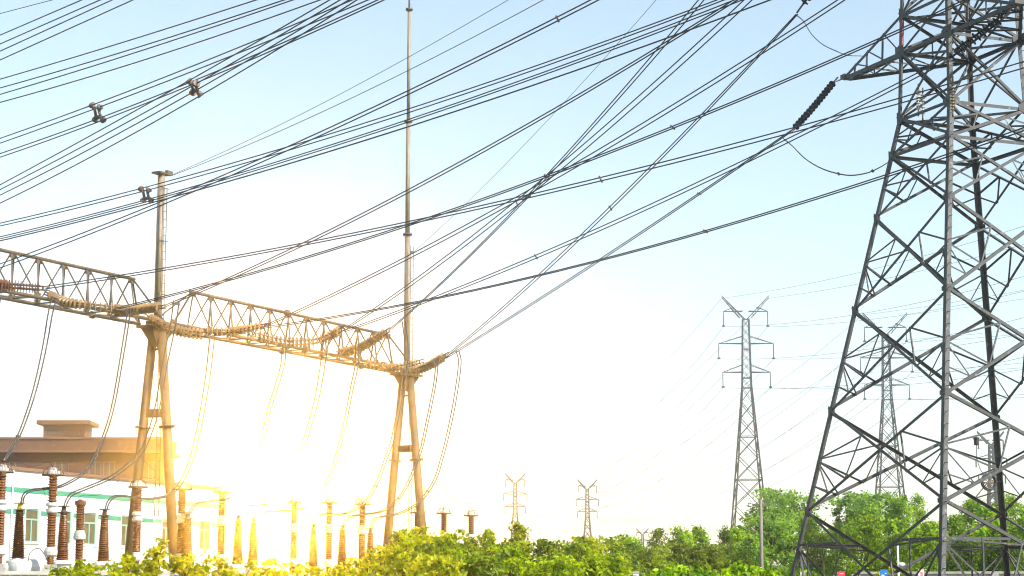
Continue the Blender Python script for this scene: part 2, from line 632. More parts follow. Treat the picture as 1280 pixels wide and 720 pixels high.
def gx(s, off=0.0, z=0.0):
    q = Vector((G0.x, G0.y, 0)) + GD * s + GP * off
    q.z = z
    return q


GLEN = (Vector((G1.x, G1.y, 0)) - Vector((G0.x, G0.y, 0))).length


def gs(px):
    """distance along the gantry of the place seen at column px"""
    q = pg(px, 420)
    return (q - G0).dot(GD)


def flange(m, c, r, d=Vector((0, 0, 1))):
    tube(m, [c - d * 0.035, c + d * 0.035], r, 14)
    for j in range(8):
        a = j * math.pi / 4
        _, p, q = frame_of(d)
        e = c + (p * math.cos(a) + q * math.sin(a)) * (r * 0.86)
        tube(m, [e - d * 0.07, e + d * 0.07], 0.018, 5)


def a_frame(label, s, z_tie, z_fl, mast, spread):
    base = gx(s)
    t = thing('gantry_column', label, 'gantry column', base, 'steel columns carrying the substation gantry')
    head = gx(s, 0, ZB - 0.12)
    for sg in (1, -1):
        m = MB()
        foot = gx(s, sg * spread)
        top = gx(s, sg * 0.20, ZB - 0.25)
        tube(m, [foot, top], 0.22, 16, True, 0.18)
        leg_ = m.build('leg', M['gantry'], t)
        fm = MB()
        d = (top - foot).normalized()
        flange(fm, foot.lerp(top, z_fl / ZB), 0.33, d)
        fm.build('flange', M['gantry'], leg_)
        cm = MB()
        box(cm, foot + Vector((0, 0, .12)), 0.9, 0.9, 0.5, GD)
        cm.build('footing', M['concrete'], leg_)
    m = MB()
    f = z_tie / ZB
    wtie = spread + (0.2 - spread) * f
    bar(m, gx(s, wtie, z_tie), gx(s, -wtie, z_tie), 0.22, 0.34, (0, 0, 1))
    tube(m, [gx(s, wtie * .6, z_tie + 2.6), gx(s, -wtie * .6, z_tie + 2.6)], 0.05, 8)
    m.build('cross_tie', M['gantry'], t)
    m = MB()
    # bracket head that carries the beam ends
    box(m, gx(s, 0, ZB - 0.16), 1.5, 1.0, 0.10, GD)
    for e in (-1, 1):
        a = [gx(s + e * 0.15, y, ZB - 0.22) for y in (-.3, .3)] + [gx(s + e * 0.72, y, ZB - 0.22) for y in (.3, -.3)] + [gx(s + e * 0.15, y, ZB - 0.95) for y in (-.12, .12)]
        m.add(a, [(0, 1, 2, 3), (4, 5, 1, 0), (3, 2, 5, 4), (0, 3, 4), (1, 5, 2)])
    m.build('bracket_head', M['gantry'], t)
    z0 = ZB - 0.1
    for i, (z1, r0, r1) in enumerate(mast):
        m = MB()
        tube(m, [gx(s, 0, z0), gx(s, 0, z1)], r0, 14, True, r1)
        sec = m.build('mast_section', M['mast'], t)
        if i < len(mast) - 1:
            fm = MB()
            flange(fm, gx(s, 0, z1), r1 + 0.10)
            fm.build('flange', M['fitting'], sec)
        z0 = z1
    return t, z0


zt_l = pg(204, 219).z
ca, _ = a_frame('shorter steel gantry column with blunt pole top and two splayed legs, beside the white building', 0.0,
                pg(197, 517).z, pg(197, 529).z, [(zt_l, 0.17, 0.15)], 1.45)
m = MB()
box(m, gx(0, 0, zt_l + 0.04), 0.75, 0.45, 0.07, GD)
box(m, gx(0.35, 0.1, zt_l + 0.12), 0.35, 0.14, 0.18, GD)
m.build('cap_plate', M['gantry'], ca)
m = MB()
for dx in (-.13, .13):
    q0 = gx(dx - .05, 0.24, 5.0); q1 = gx(dx - .05, 0.24, zt_l - 0.6)
    tube(m, [q0, q1], 0.018, 5)
zz = 5.2
while zz < zt_l - 0.7:
    tube(m, [gx(-.18, .24, zz), gx(.08, .24, zz)], 0.012, 4)
    zz += 0.33
for zz in (14.0, 16.2, 18.4):
    tube(m, [gx(-.3, 0.18, zz), gx(.3, 0.18, zz)], 0.02, 5)
m.build('ladder', M['gantry'], ca)

zm = [pg(509, 293).z, pg(511, 152).z, pg(512, 12).z]
cb, _ = a_frame('taller steel gantry column with a slender lightning mast reaching past the picture top', GLEN,
                pg(508, 561).z, pg(508, 571).z, [(zm[0], 0.155, 0.135), (zm[1], 0.12, 0.11), (zm[2], 0.09, 0.08), (zm[2] + 4.5, 0.05, 0.02)], 1.45)
m = MB()
for dx in (-.13, .13):
    tube(m, [gx(GLEN + dx, 0.27, 5.0), gx(GLEN + dx, 0.27, zm[0] - 0.6)], 0.018, 5)
zz = 5.2
while zz < zm[0] - 0.7:
    tube(m, [gx(GLEN - .13, .27, zz), gx(GLEN + .13, .27, zz)], 0.012, 4)
    zz += 0.33
zb_ = pg(515, 316).z
box(m, gx(GLEN + 0.25, 0.0, zb_), 0.4, 0.12, 0.14, GD)
box(m, gx(GLEN + 0.1, 0.0, zb_ - 0.45), 0.14, 0.12, 0.9, GD)
m.build('ladder', M['gantry'], cb)

ZT = (pg(60, 326).z + pg(320, 382).z) / 2
HW = 0.62


def lattice_beam(label, s0, s1, apex0, apex1, npan):
    t = thing('gantry_beam', label, 'gantry beam', gx((s0 + s1) / 2, 0, ZB), 'lattice beams of the substation gantry')
    bot, top = MB(), MB()
    for sg in (1, -1):
        m = MB()
        tube(m, [gx(s0, sg * HW, ZB), gx(s1, sg * HW, ZB)], 0.075, 8)
        m.build('bottom_chord', M['gantry'], t)
    m = MB()
    tube(m, [gx(apex0, 0, ZT), gx(apex1, 0, ZT)], 0.07, 8)
    m.build('top_chord', M['gantry'], t)
    web = MB(); lace = MB(); plates = MB()
    step = (apex1 - apex0) / npan
    apx = [apex0 + step * (i + 0.12 if i == 0 else i - 0.12 if i == npan else i) for i in range(npan + 1)]
    nodes = [s0] + [apex0 + step * (i + 0.5) for i in range(npan)] + [s1]
    for i, ax in enumerate(apx):
        a = gx(ax, 0, ZT)
        for nd in (nodes[i], nodes[i + 1]):
            dx = 0.09 if nd > ax else -0.09
            for sg in (1, -1):
                bar(web, gx(ax + dx, sg * 0.03, ZT - 0.05), gx(nd - dx * .6, sg * HW, ZB + 0.05), 0.065, 0.05)
        plates = MB(); box(plates, gx(ax, 0, ZT - 0.10), 0.34, 0.03, 0.2, GD); plates.build('gusset_plate', M['gantry'], t)
    for i in range(len(nodes) - 1):
        sg = 1 if i % 2 else -1
        bar(lace, gx(nodes[i], HW * sg, ZB - .02), gx(nodes[i + 1], -HW * sg, ZB - .02), 0.06, 0.05)
        bar(lace, gx(nodes[i], HW, ZB + .03), gx(nodes[i], -HW, ZB + .03), 0.06, 0.05)
        for sg in (1, -1):
            plates = MB(); box(plates, gx(nodes[i], HW * sg, ZB + 0.08), 0.32, 0.03, 0.2, GD); plates.build('gusset_plate', M['gantry'], t)
    web.build('web_members', M['web'], t)
    lace.build('bottom_lacing', M['web'], t)
    for s in np.linspace(s0 + 3, s1 - 3, max(2, int((s1 - s0) / 6))):
        for sg in (1, -1):
            fm = MB(); tube(fm, [gx(s - .07, HW * sg, ZB), gx(s + .07, HW * sg, ZB)], 0.15, 12); fm.build('flange', M['fitting'], t)
    fm = MB()
    tube(fm, [gx(apex0 + (apex1 - apex0) * .45 - .07, 0, ZT), gx(apex0 + (apex1 - apex0) * .45 + .07, 0, ZT)], 0.15, 12)
    fm.build('flange', M['fitting'], t)
    return t


sL0 = -21.0
lattice_beam('gantry lattice beam running from the picture edge to the shorter column', sL0, -0.35, sL0 + 0.8, gs(166), 13)
lattice_beam('gantry lattice beam spanning between the shorter column and the tall mast column', 0.2, GLEN - 0.2, gs(236), gs(487), 11)

# ------------------------------------------------------------------ insulator strings
def disc_string(m, pts, pitch, r):
    """insulator discs along a curve"""
    c = catmull(pts, 10)
    acc = [0.0]
    for i in range(1, len(c)):
        acc.append(acc[-1] + (c[i] - c[i - 1]).length)
    L = acc[-1]
    n = max(3, int(L / pitch))
    ts = []
    for k in range(n):
        d = (k + 0.5) * L / n
        i = max(0, min(len(c) - 2, int(np.searchsorted(acc, d)) - 1))
        f = (d - acc[i]) / max(1e-6, acc[i + 1] - acc[i])
        p = c[i].lerp(c[i + 1], f)
        t = (c[i + 1] - c[i]).normalized()
        pi_ = L / n
        lathe(m, p - t * pi_ * .48, p + t * pi_ * .52, [(0, r * .28), (pi_ * .34, r * .34), (pi_ * .42, r * .9), (pi_ * .52, r), (pi_ * .58, r * .9), (pi_ * .62, r * .30), (pi_ * .96, r * .26)], 10)
    return c


def string_thing(name, label, pts_list, discm, pitch=0.15, r=0.14, cat='insulator string', group=None, link=0.35):
    t = thing(name, label, cat, pts_list[0][0], group)
    ends = []
    for pts in pts_list:
        m = MB()
        c = disc_string(m, pts, pitch, r)
        m.build('discs', discm, t)
        ends.append((c[0], c[-1], (c[1] - c[0]).normalized(), (c[-1] - c[-2]).normalized()))
    for w_ in (0, 1):
        m = MB()
        for e in ends:
            tube(m, [e[w_], e[w_] + e[2 + w_] * (link if w_ else -link)], 0.03, 6)
        if len(ends) > 1:
            g_ = .1 if w_ else -.1
            bar(m, ends[0][w_] + ends[0][2 + w_] * g_, ends[1][w_] + ends[1][2 + w_] * g_, 0.09, 0.05)
        m.build('end_fitting', M['fitting'], t)
    return t


def gantry_string(label, pxs, discm, s0=0.65, s1=3.4, dbl=6.0, r=0.15, pitch=0.19):
    n = len(pxs)
    def path(dy):
        return [pg(x, y + dy, s0 + (s1 - s0) * i / (n - 1)) for i, (x, y) in enumerate(pxs)]
    lists = [path(0)] if not dbl else [path(-dbl / 2), path(dbl / 2)]
    return string_thing('insulator_string', label, lists, discm, pitch, r, 'insulator string', 'tension insulator strings along the gantry')


gantry_string('brown tension insulator string on the gantry beam at the picture edge', [(-45, 352), (-20, 355.5), (8, 357), (50, 360)], M['porcelain'], dbl=4.5, pitch=0.10, r=0.16)
gantry_string('pale ribbed insulator string below the lattice beam, second from the picture edge', [(62, 369), (80, 377), (105, 381), (142, 385)], M['glass_disc'], dbl=3.5)
gantry_string('insulator string ending against the shorter column pole', [(143, 386), (160, 388), (180, 386), (200, 384)], M['glass_disc'], dbl=4)
gantry_string('insulator string starting at the bracket head of the shorter column', [(187, 398), (207, 408), (230, 415), (254, 418)], M['glass_disc'], dbl=5)
gantry_string('long sagging insulator string just past the shorter column', [(256, 413), (285, 414), (305, 412), (328, 407)], M['glass_disc'], dbl=3)
gantry_string('upturned insulator string mid beam beneath the lattice triangles', [(322, 419), (355, 427), (390, 427), (410, 421), (425, 413)], M['glass_disc'], dbl=5)
gantry_string('steeply rising insulator string before the tall mast column', [(426, 441), (444, 437), (462, 428), (481, 416)], M['glass_disc'], dbl=5)
gantry_string('flat insulator string crossing in front of the mast column head', [(456, 453), (480, 459), (500, 459), (522, 453)], M['glass_disc'], dbl=4)
gantry_string('insulator string reaching beyond the mast column towards the lattice tower', [(500, 463), (520, 463), (538, 456), (555, 446)], M['glass_disc'], dbl=5)

# ------------------------------------------------------------------ wires
def wire_path(px, YA, YB, ext=(0.0, 0.0), n=36, free=False):
    """a hanging wire through the places the photo shows: it lies in one upright plane and its height is a smooth sag curve"""
    A = P(*px[0], YA); B = P(*px[-1], YB)
    d = Vector((B.x - A.x, B.y - A.y, 0)); L = d.length; d.normalize()
    nn = Vector((d.y, -d.x, 0))
    ss, zs = [], []
    for (x, y) in px:
        r_ = ray(x, y)
        t = (nn.x * A.x + nn.y * A.y) / (nn.x * r_.x + nn.y * r_.y)
        q = Vector((0, 0, CAM_Z)) + r_ * t
        ss.append((q.x - A.x) * d.x + (q.y - A.y) * d.y)
        zs.append(q.z)
    deg = min(3 if free else 2, len(px) - 1)
    wts = np.ones(len(ss)); wts[0] = wts[-1] = 4
    co = np.polyfit(ss, zs, deg, w=wts)
    res = []
    for s in np.linspace(-ext[0], L + ext[1], n):
        res.append(Vector((A.x + d.x * s, A.y + d.y * s, float(np.polyval(co, s)))))
    return res


def closest(path, px):
    """the point of a path whose picture column is px"""
    best = None
    for a, b in zip(path[:-1], path[1:]):
        def col(q):
            dd = q.y * CT + (q.z - CAM_Z) * ST
            return 640 + F * q.x / dd
        ca_, cb_ = col(a), col(b)
        if (ca_ - px) * (cb_ - px) <= 0 and ca_ != cb_:
            return a.lerp(b, (px - ca_) / (cb_ - ca_))
    return path[len(path) // 2]


WR = 0.0205


def line_thing(label, wires, name='power_line', cat='power line', r=WR, spacers=(), group='power lines slung between the gantry and the towers', material='wire', quad=()):
    t = thing(name, label, cat, wires[0][0], group)
    for wp in wires:
        m = MB()
        tube(m, wp, r, 6)
        m.build('wire', M[material], t)
    for px in spacers:
        for i in range(0, len(wires) - 1, 2):
            a, b = closest(wires[i], px), closest(wires[i + 1], px + 2)
            m = MB()
            e = (b - a).normalized() * 0.06
            tube(m, [a - e, b + e], 0.03, 6)
            m.build('spacer', M['fitting'], t)
    for cols in quad:
        pts = [closest(wp, cx) for wp, cx in zip(wires, cols)]
        m = MB()
        prs = ((0, 2), (1, 3), (0, 3))
        c = (pts[0] + pts[1] + pts[2] + pts[3]) / 4
        for i in (0, 1, 2, 3):
            tube(m, [pts[i], c.lerp(pts[i], 0.55)], 0.075, 6)
            tube(m, [pts[i] + (pts[i] - c) * .12, pts[i] - (pts[i] - c) * .12], 0.11, 8)
        q = [c.lerp(pts[i], 0.55) for i in range(4)]
        for i, j in ((0, 2), (1, 3), (2, 3)):
            tube(m, [q[i], q[j]], 0.05, 6)
        m.build('spacer_damper', M['fitting'], t)
    return t


def pair(label, p1, p2, YA, YB, ext=(0, 0), spacers=(), **kw):
    return line_thing(label, [wire_path(p1, YA, YB, ext), wire_path(p2, YA, YB, ext)], spacers=spacers, **kw)


def shift(pts, a, b):
    n = len(pts)
    return [(x, y + a + (b - a) * i / (n - 1)) for i, (x, y) in enumerate(pts)]


def ygp(px, py, s=3.4):
    return pg(px, py, s).y


def quadline(label, pts4, YA, YB, ext, quad=()):
    return line_thing(label, [wire_path(q, YA, YB, ext) for q in pts4], quad=quad, r=0.0185)


EX = (8, 10)
quadline('four wire bundle nearest the upper picture corner, without spacer clamp',
         [[(0, 44), (102, 0)], [(0, 55), (125, 0)], [(0, 64), (140, 0)], [(0, 75), (166, 0)]], 64, 58, EX)
quadline('four wire bundle just below the corner bundle, evenly spread with no clamp',
         [[(0, 99), (160, 51), (320, 0)], [(0, 110), (160, 63), (320, 11.5), (355, 0)], [(0, 118), (160, 69), (320, 15), (366, 0)], [(0, 128), (160, 82), (320, 27), (400, 0)]], 66, 54, EX)
quadline('four wire bundle holding the square clamp nearest the picture edge, over the beam',
         [[(0, 173), (115, 131), (320, 51), (440, 0)], [(0, 179), (125, 134), (320, 57), (460, 0)], [(0, 192), (118, 151), (320, 67), (472, 0)], [(0, 196.5), (128, 152), (320, 70), (480, 0)]], 68, 52, EX,
         [(115, 125, 119, 129)])
quadline('steeper four wire bundle with a square clamp, crossing the bundle above it',
         [[(0, 231), (95, 180), (236, 101), (320, 52), (412, 0)], [(0, 237), (112, 180), (246, 103), (320, 61), (425, 0)], [(0, 244), (125, 180), (240, 117), (320, 67), (436, 0)], [(0, 254), (142, 180), (250, 120), (320, 79), (446, 0)]], 68, 50, EX,
         [(236, 246, 241, 251)])
quadline('long four wire bundle with a square clamp beside the shorter column pole',
         [[(0, 279), (176, 236), (320, 196), (382, 176), (640, 92.5), (896, 0)], [(0, 282.5), (186, 236), (320, 200), (390, 180), (640, 97), (905, 0)],
          [(0, 296), (179, 252), (320, 211), (416, 179), (640, 104), (918, 0)], [(0, 298.5), (189, 253), (320, 213), (425, 179), (640, 107), (928, 0)]], 72, 56, EX,
         [(176, 186, 179, 189)])
line_thing('single wire running under the long clamped bundle past the mast', [wire_path([(0, 301), (190, 256), (320, 216), (440, 180), (640, 115), (820, 52), (960, 1)], 72, 56, EX)], r=0.023)
pair('twin wires from the beam end at the picture edge rising steeply past the pole top',
     [(0, 330), (200, 249), (320, 203), (369, 180), (640, 51), (738, 0)], [(0, 335), (200, 254), (320, 208), (378, 180), (640, 56), (748, 0)], 74, 55, EX, (696,))
pair('twin wires from the shorter column rising in a long slant to the picture top',
     [(205, 382), (265, 357), (320, 332), (375, 305), (510, 236), (617, 180), (640, 166), (832, 52), (917, 0)],
     [(205, 384), (265, 361), (320, 336), (375, 309), (513, 239), (617, 183.5), (640, 168.5), (832, 55), (922, 0)], ygp(204, 384), 58, (0, 10))
pair('twin wires from the brown insulator string passing in front of the lattice tower',
     [(57, 358), (200, 335), (320, 315), (508, 280), (640, 248), (750, 222), (917, 180), (960, 166), (1100, 128), (1280, 77)],
     [(57, 361), (200, 339), (320, 319), (508, 283), (640, 252), (750, 226), (930, 180), (960, 172), (1100, 135), (1280, 85)], ygp(57, 359), 57, (0, 14), (750,))
pair('closely paired twin wires crossing the tower crossarm at the picture top',
     [(145, 385), (240, 360), (320, 339), (505, 281), (640, 236), (790, 180), (872, 144), (960, 109), (1100, 46), (1205, 0)],
     [(145, 387), (240, 362), (320, 340.5), (505, 282.5), (640, 238), (790, 183), (872, 147.5), (960, 112.5), (1100, 51), (1212, 0)], ygp(145, 386), 56, (0, 12), (682, 840))
pair('twin wires from the long sagging string, leaving at the picture top beside the tower',
     [(330, 407), (365, 393), (429, 360), (505, 322), (640, 250), (759, 180), (960, 56), (1047, 0)],
     [(330, 409), (365, 395), (436, 360), (507, 325), (640, 255), (770, 180), (960, 62), (1056, 0)], ygp(330, 408), 60, (0, 10))
pair('widely spaced twin wires from the upturned string to the picture top',
     [(430, 411), (447, 402), (505, 359), (640, 256), (728, 180), (907, 22), (930, 0)], [(430, 413), (447, 404), (513, 359), (640, 262), (737, 180), (920, 20), (940, 0)], ygp(428, 412), 60, (0, 10), (645,))
pair('steep twin wires from the rising string before the mast column',
     [(484, 414), (500, 401), (544, 360), (640, 263), (721, 180), (830, 50), (873, 0)], [(484, 416), (500, 403), (547, 360), (640, 266), (724, 180), (834, 53), (880, 0)], ygp(483, 415), 60, (0, 10), (660,))
pair('twin wires from beside the mast column to the insulator at the picture top',
     [(558, 444), (570, 434), (655, 360), (812, 209), (841, 180), (873, 147), (960, 54), (995, 18)], [(558, 446), (570, 437), (660, 360), (814, 211), (845, 180), (875, 149), (961, 56), (997, 18)], ygp(557, 445), 62, (0, 0), (762,))
pair('tight twin wires ending at the dark insulator string under the crossarm tip',
     [(558, 446), (640, 392), (694, 360), (756, 321), (915, 215), (980, 171), (993, 160)], [(558, 448), (640, 394), (696, 361), (757, 323), (917, 216.5), (981, 173), (994, 161)], ygp(557, 447), 69.0, (0, 0), (873,))
pair('twin wires to the double insulator string in front of the tower body',
     [(430, 413), (465, 404), (564, 360), (640, 332), (722, 295), (960, 188), (1120, 107), (1187, 70)], [(430, 415), (466, 406), (570, 361), (640, 335), (720, 300), (960, 194), (1120, 113), (1187, 75)], ygp(429, 414), 62.5, (0, 0), (669,))
pair('lowest close twin wires crossing the tower legs under the jumper loop',
     [(325, 409), (390, 399), (505, 379), (600, 360), (640, 351), (756, 322), (960, 265), (1120, 222), (1220, 180), (1280, 159)],
     [(325, 411), (390, 401), (505, 381), (600, 361.5), (640, 352.5), (756, 323.5), (960, 267), (1120, 225), (1220, 184), (1280, 163)], ygp(325, 410), 57, (0, 14), (881,))

yp = gx(0).y
line_thing('fine upper ground wire from the shorter column cap', [wire_path([(216, 218), (320, 170), (515, 70), (635, 0)], yp, 60, (0, 8))], r=0.010, name='ground_wire', cat='ground wire', group='fine ground wires')
line_thing('fine lower ground wire from the shorter column cap', [wire_path([(216, 219), (320, 177), (480, 103), (640, 21), (679, 0)], yp, 60, (0, 8))], r=0.013, name='ground_wire', cat='ground wire', group='fine ground wires')
line_thing('hair thin ground wire from the bracket on the tall mast', [wire_path([(516, 316), (560, 272), (659, 180), (702, 132), (785, 40), (820, 0)], gx(GLEN).y, 65, (0, 8))], r=0.009, name='ground_wire', cat='ground wire', group='fine ground wires')
line_thing('fine ground wire crossing the very corner of the sky', [wire_path([(0, 17), (65, 0)], 64, 60, (8, 10))], r=0.012, name='ground_wire', cat='ground wire', group='fine ground wires')

# insulators on the tower
e0 = P(993.5, 160, 69.0); e1 = P(1042, 103, 70.6)
string_thing('insulator_string', 'dark insulator string slanting down from the crossarm tip', [[e1, e1.lerp(e0, .5) - Vector((0, 0, .03)), e0]], M['dark_disc'], 0.20, 0.135, group='insulator strings on the lattice tower')
m = MB(); tube(m, [TIP_L + E2 * .15, e1], 0.025, 6)
k_ = m.build('link_rod', M['fitting'], [q for q in bpy.data.objects if q.get('label', '').startswith('dark insulator string slanting')][0])
a1, a0 = P(1256, 19, TIP_R.y + 0.3), P(1191, 67, 62.6)
dv = Vector((0, 0, 0.16)) + E2 * 0.12
string_thing('insulator_string', 'double dark insulator string in front of the tower body', [[a1 + dv, a1.lerp(a0, .5) + dv - Vector((0, 0, .03)), a0 + dv], [a1 - dv, a1.lerp(a0, .5) - dv - Vector((0, 0, .03)), a0 - dv]], M['dark_disc'], 0.19, 0.125, group='insulator strings on the lattice tower')
u0 = P(996, 16, 62); u1 = P(1016, -14, 61.4)
string_thing('insulator_string', 'insulator string cut by the picture top beside the tower', [[P(1004, 5, 61.8), P(1012, -6, 61.6), P(1030, -30, 61)]], M['dark_disc'], 0.146, 0.14, group='insulator strings on the lattice tower')
for (x, y0, y1, Y, lab, dm) in ((1148, 112, 138, 67, 'grey rod insulator hanging inside the tower, nearer the picture middle', 'cap'),
                                (1153.5, 117, 144, 67.2, 'grey rod insulator hanging inside the tower, beside its twin', 'cap'),
                                (1191, 104, 139, 64.5, 'pale ribbed insulator hanging on the nearest tower leg', 'glass_disc')):
    string_thing('hanging_insulator', lab, [[P(x, y0, Y), P(x, (y0 + y1) / 2, Y), P(x, y1, Y)]], M[dm], 0.10, 0.085, group='rod insulators hanging in the tower', link=0.2)

# jumper loops
def cable(label, px, YA, YB, r=0.029, twin=None, name='jumper_cable', cat='jumper cable', group='jumper cables of the substation', material='wire', clamps=()):
    def path(pl):
        d = [0.0]
        for a, b in zip(pl[:-1], pl[1:]):
            d.append(d[-1] + math.hypot(b[0] - a[0], b[1] - a[1]))
        return catmull([P(x, y, YA + (YB - YA) * q / d[-1]) for (x, y), q in zip(pl, d)], 8)
    paths = [path(px)]
    if twin:
        n = len(px)
        paths.append(path([(x + twin[0] + (twin[2] - twin[0]) * i / (n - 1), y + twin[1] + (twin[3] - twin[1]) * i / (n - 1)) for i, (x, y) in enumerate(px)]))
    t = thing(name, label, cat, paths[0][0], group)
    for q in paths:
        m = MB(); tube(m, q, r, 6); m.build('wire', M[material], t)
    for fr in clamps:
        i = int(fr * (len(paths[0]) - 1))
        a = paths[0][i]; b = paths[-1][i]
        m = MB()
        if twin:
            e = (b - a).normalized() * 0.05
            tube(m, [a - e, b + e], 0.045, 6)
        else:
            tube(m, [a - Vector((0, 0, .05)), a + Vector((0, 0, .05))], 0.04, 6)
        m.build('clamp', M['fitting'], t)
    return t


cable('blue twin jumper loop hanging above the crossarm tip', [(995, 18), (1004, 26), (1014, 42), (1028, 55), (1046, 64), (1060, 69), (1078, 70)], 62.5, 68, 0.014, (1, 1.5, 0, 0), material='blue_wire')
cable('sagging jumper loop from the dark string to the tower leg', [(979, 173), (990, 182), (1005, 197), (1022, 208), (1040, 215), (1062, 219), (1084, 216), (1100, 209), (1110, 203)], 68.6, 69, 0.018, (1, 1, 0, 0), clamps=(.55, .8))

# ------------------------------------------------------------------ dropper cables to the equipment
TOPZ = 6.2


def y_at(py_top, z):
    d = ray(640, py_top)
    return (z - CAM_Z) / (d.z / d.y)


cable('twin dropper at the picture edge down to the first porcelain post', [(66, 372), (61, 388), (52, 440), (40, 492), (25, 537), (12, 563), (3, 577)], ygp(66, 372), 68.3, twin=(6, 1, 2, 0), clamps=(0.02, .72,))
cable('twin dropper sweeping to the yellow topped bushing', [(159, 386), (157, 405), (149, 455), (140, 505), (130, 540), (115, 575), (100, 593), (75, 607), (55, 610), (38, 612), (29, 618), (26, 629)], ygp(159, 386), 70, twin=(4, 0, 2, 2))
cable('twin dropper behind the shorter column to the middle bushing', [(217, 376), (213, 405), (203, 455), (194, 508), (184, 542), (171, 568), (140, 594), (107, 609), (90, 616), (83, 624), (80, 633)], ygp(217, 376, 2.0), 72.5, twin=(7, 1, 2, 2), clamps=(0.02,))
cable('twin dropper bending to the bushing before the third window', [(262, 424), (257, 470), (249, 520), (244, 545), (234, 582), (219, 610), (205, 620), (180, 623), (152, 619), (140, 621), (134, 628), (131, 638)], ygp(262, 424), 75, twin=(6, 0, 2, 1.5), clamps=(.45,))
cable('twin dropper fading into the glow beside the shorter column', [(353, 432), (350, 460), (335, 510), (327, 545), (312, 590), (290, 620), (262, 626), (244, 630), (235, 642)], ygp(353, 432), 77.6, twin=(5, 0, 2, 1))
cable('twin dropper hanging in the brightest part of the glow', [(405, 424), (395, 490), (382, 540), (372, 570), (355, 600), (335, 628), (310, 632), (299, 645)], ygp(405, 424), 80, twin=(6, 0, 2, 1))
cable('twin dropper in the glow with a clamp, sweeping to a faint bushing', [(444, 428), (444, 455), (438, 485), (427, 540), (411, 594), (391, 627), (372, 636), (350, 638), (328, 640), (317, 648)], ygp(444, 428), 82, twin=(4, 0, 2, 1.5), clamps=(.48,))
cable('twin dropper next to the mast column sweeping to a slender bushing', [(503, 402), (506, 450), (491, 540), (480, 575), (468, 607), (454, 628), (432, 641), (405, 642), (395, 646), (392, 657)], ygp(503, 402), 89.5, twin=(4, 0, 2, 1.5), clamps=(.45,))
cable('twin dropper behind the mast column legs', [(545, 449), (542, 480), (531, 535), (524, 565), (510, 601), (495, 625), (475, 639), (448, 643), (433, 647), (428, 658)], ygp(545, 449), 90.5, twin=(3, 0, 2, 1.5), clamps=(.55,))
cable('outermost twin dropper, beyond the mast column', [(570, 438), (573, 455), (567, 500), (559, 540), (551, 572), (542, 600), (525, 625), (511, 635), (495, 642), (473, 646), (465, 651), (463, 661)], ygp(570, 438), 94, twin=(3.5, 0, 2, 1.5), clamps=(.5,))
cable('single thin cable along the mast column leg', [(521, 462), (526, 540), (530, 600), (533, 668)], 98, 98.5, 0.012)
cable('single cable leaving the beam at the picture edge', [(2, 356), (1, 372), (-1, 384), (-6, 420), (-14, 480), (-24, 540)], ygp(2, 356), 68, 0.016)
J = 'thin jumper leads to the porcelain posts'
cable('thin lead sagging between the first two porcelain posts', [(13, 563), (22, 574), (33, 581), (46, 582), (58, 578), (64, 580), (67, 587)], 68.5, 69.7, 0.012, group=J)
cable('thin lead looping under the first dropper beside the second post', [(54, 611), (57, 620), (62, 627), (66, 628)], 70, 69.6, 0.01, group=J)
cable('thin lead to the post in front of the shorter column', [(172, 567), (184, 580), (196, 592), (190, 598), (178, 597), (173, 602)], 76, 77, 0.011, group=J)
cable('thin lead drooping across the teal band', [(150, 598), (138, 611), (122, 619), (105, 619), (98, 622)], 74, 71, 0.009, group=J)
cable('thin lead at the post in the edge of the glow', [(235, 583), (250, 588), (264, 592), (272, 597), (278, 608)], 79, 80.7, 0.011, group=J)
cable('thin lead from the clamped glow dropper to the third glow post', [(412, 594), (425, 608), (438, 616), (450, 617), (453, 625)], 89.5, 90.6, 0.011, group=J)
cable('thin lead to the post beside the mast column', [(511, 601), (517, 612), (524, 622), (535, 627), (553, 628), (555, 637)], 97, 99.8, 0.011, group=J)
cable('thin lead to the outermost post', [(545, 598), (553, 606), (560, 617), (568, 625), (580, 629), (588, 630), (589, 640)], 97, 102.4, 0.011, group=J)

# ------------------------------------------------------------------ porcelain posts and bushings
def sheds(m, z0, z1, r0, r1, c=(0, 0), pitch=0.085, n=14):
    L = z1 - z0
    k = max(3, int(L / pitch))
    prof = []
    p_ = L / k
    for i in range(k):
        r = r0 + (r1 - r0) * i / k
        h = i * p_
        rr = r * (1.0 if i % 2 == 0 else 0.9)
        prof += [(h, r * .70), (h + p_ * .35, r * .72), (h + p_ * .48, rr), (h + p_ * .66, rr * .97), (h + p_ * .95, r * .72)]
    lathe(m, (c[0], c[1], z0), (c[0], c[1], z1), prof, n)


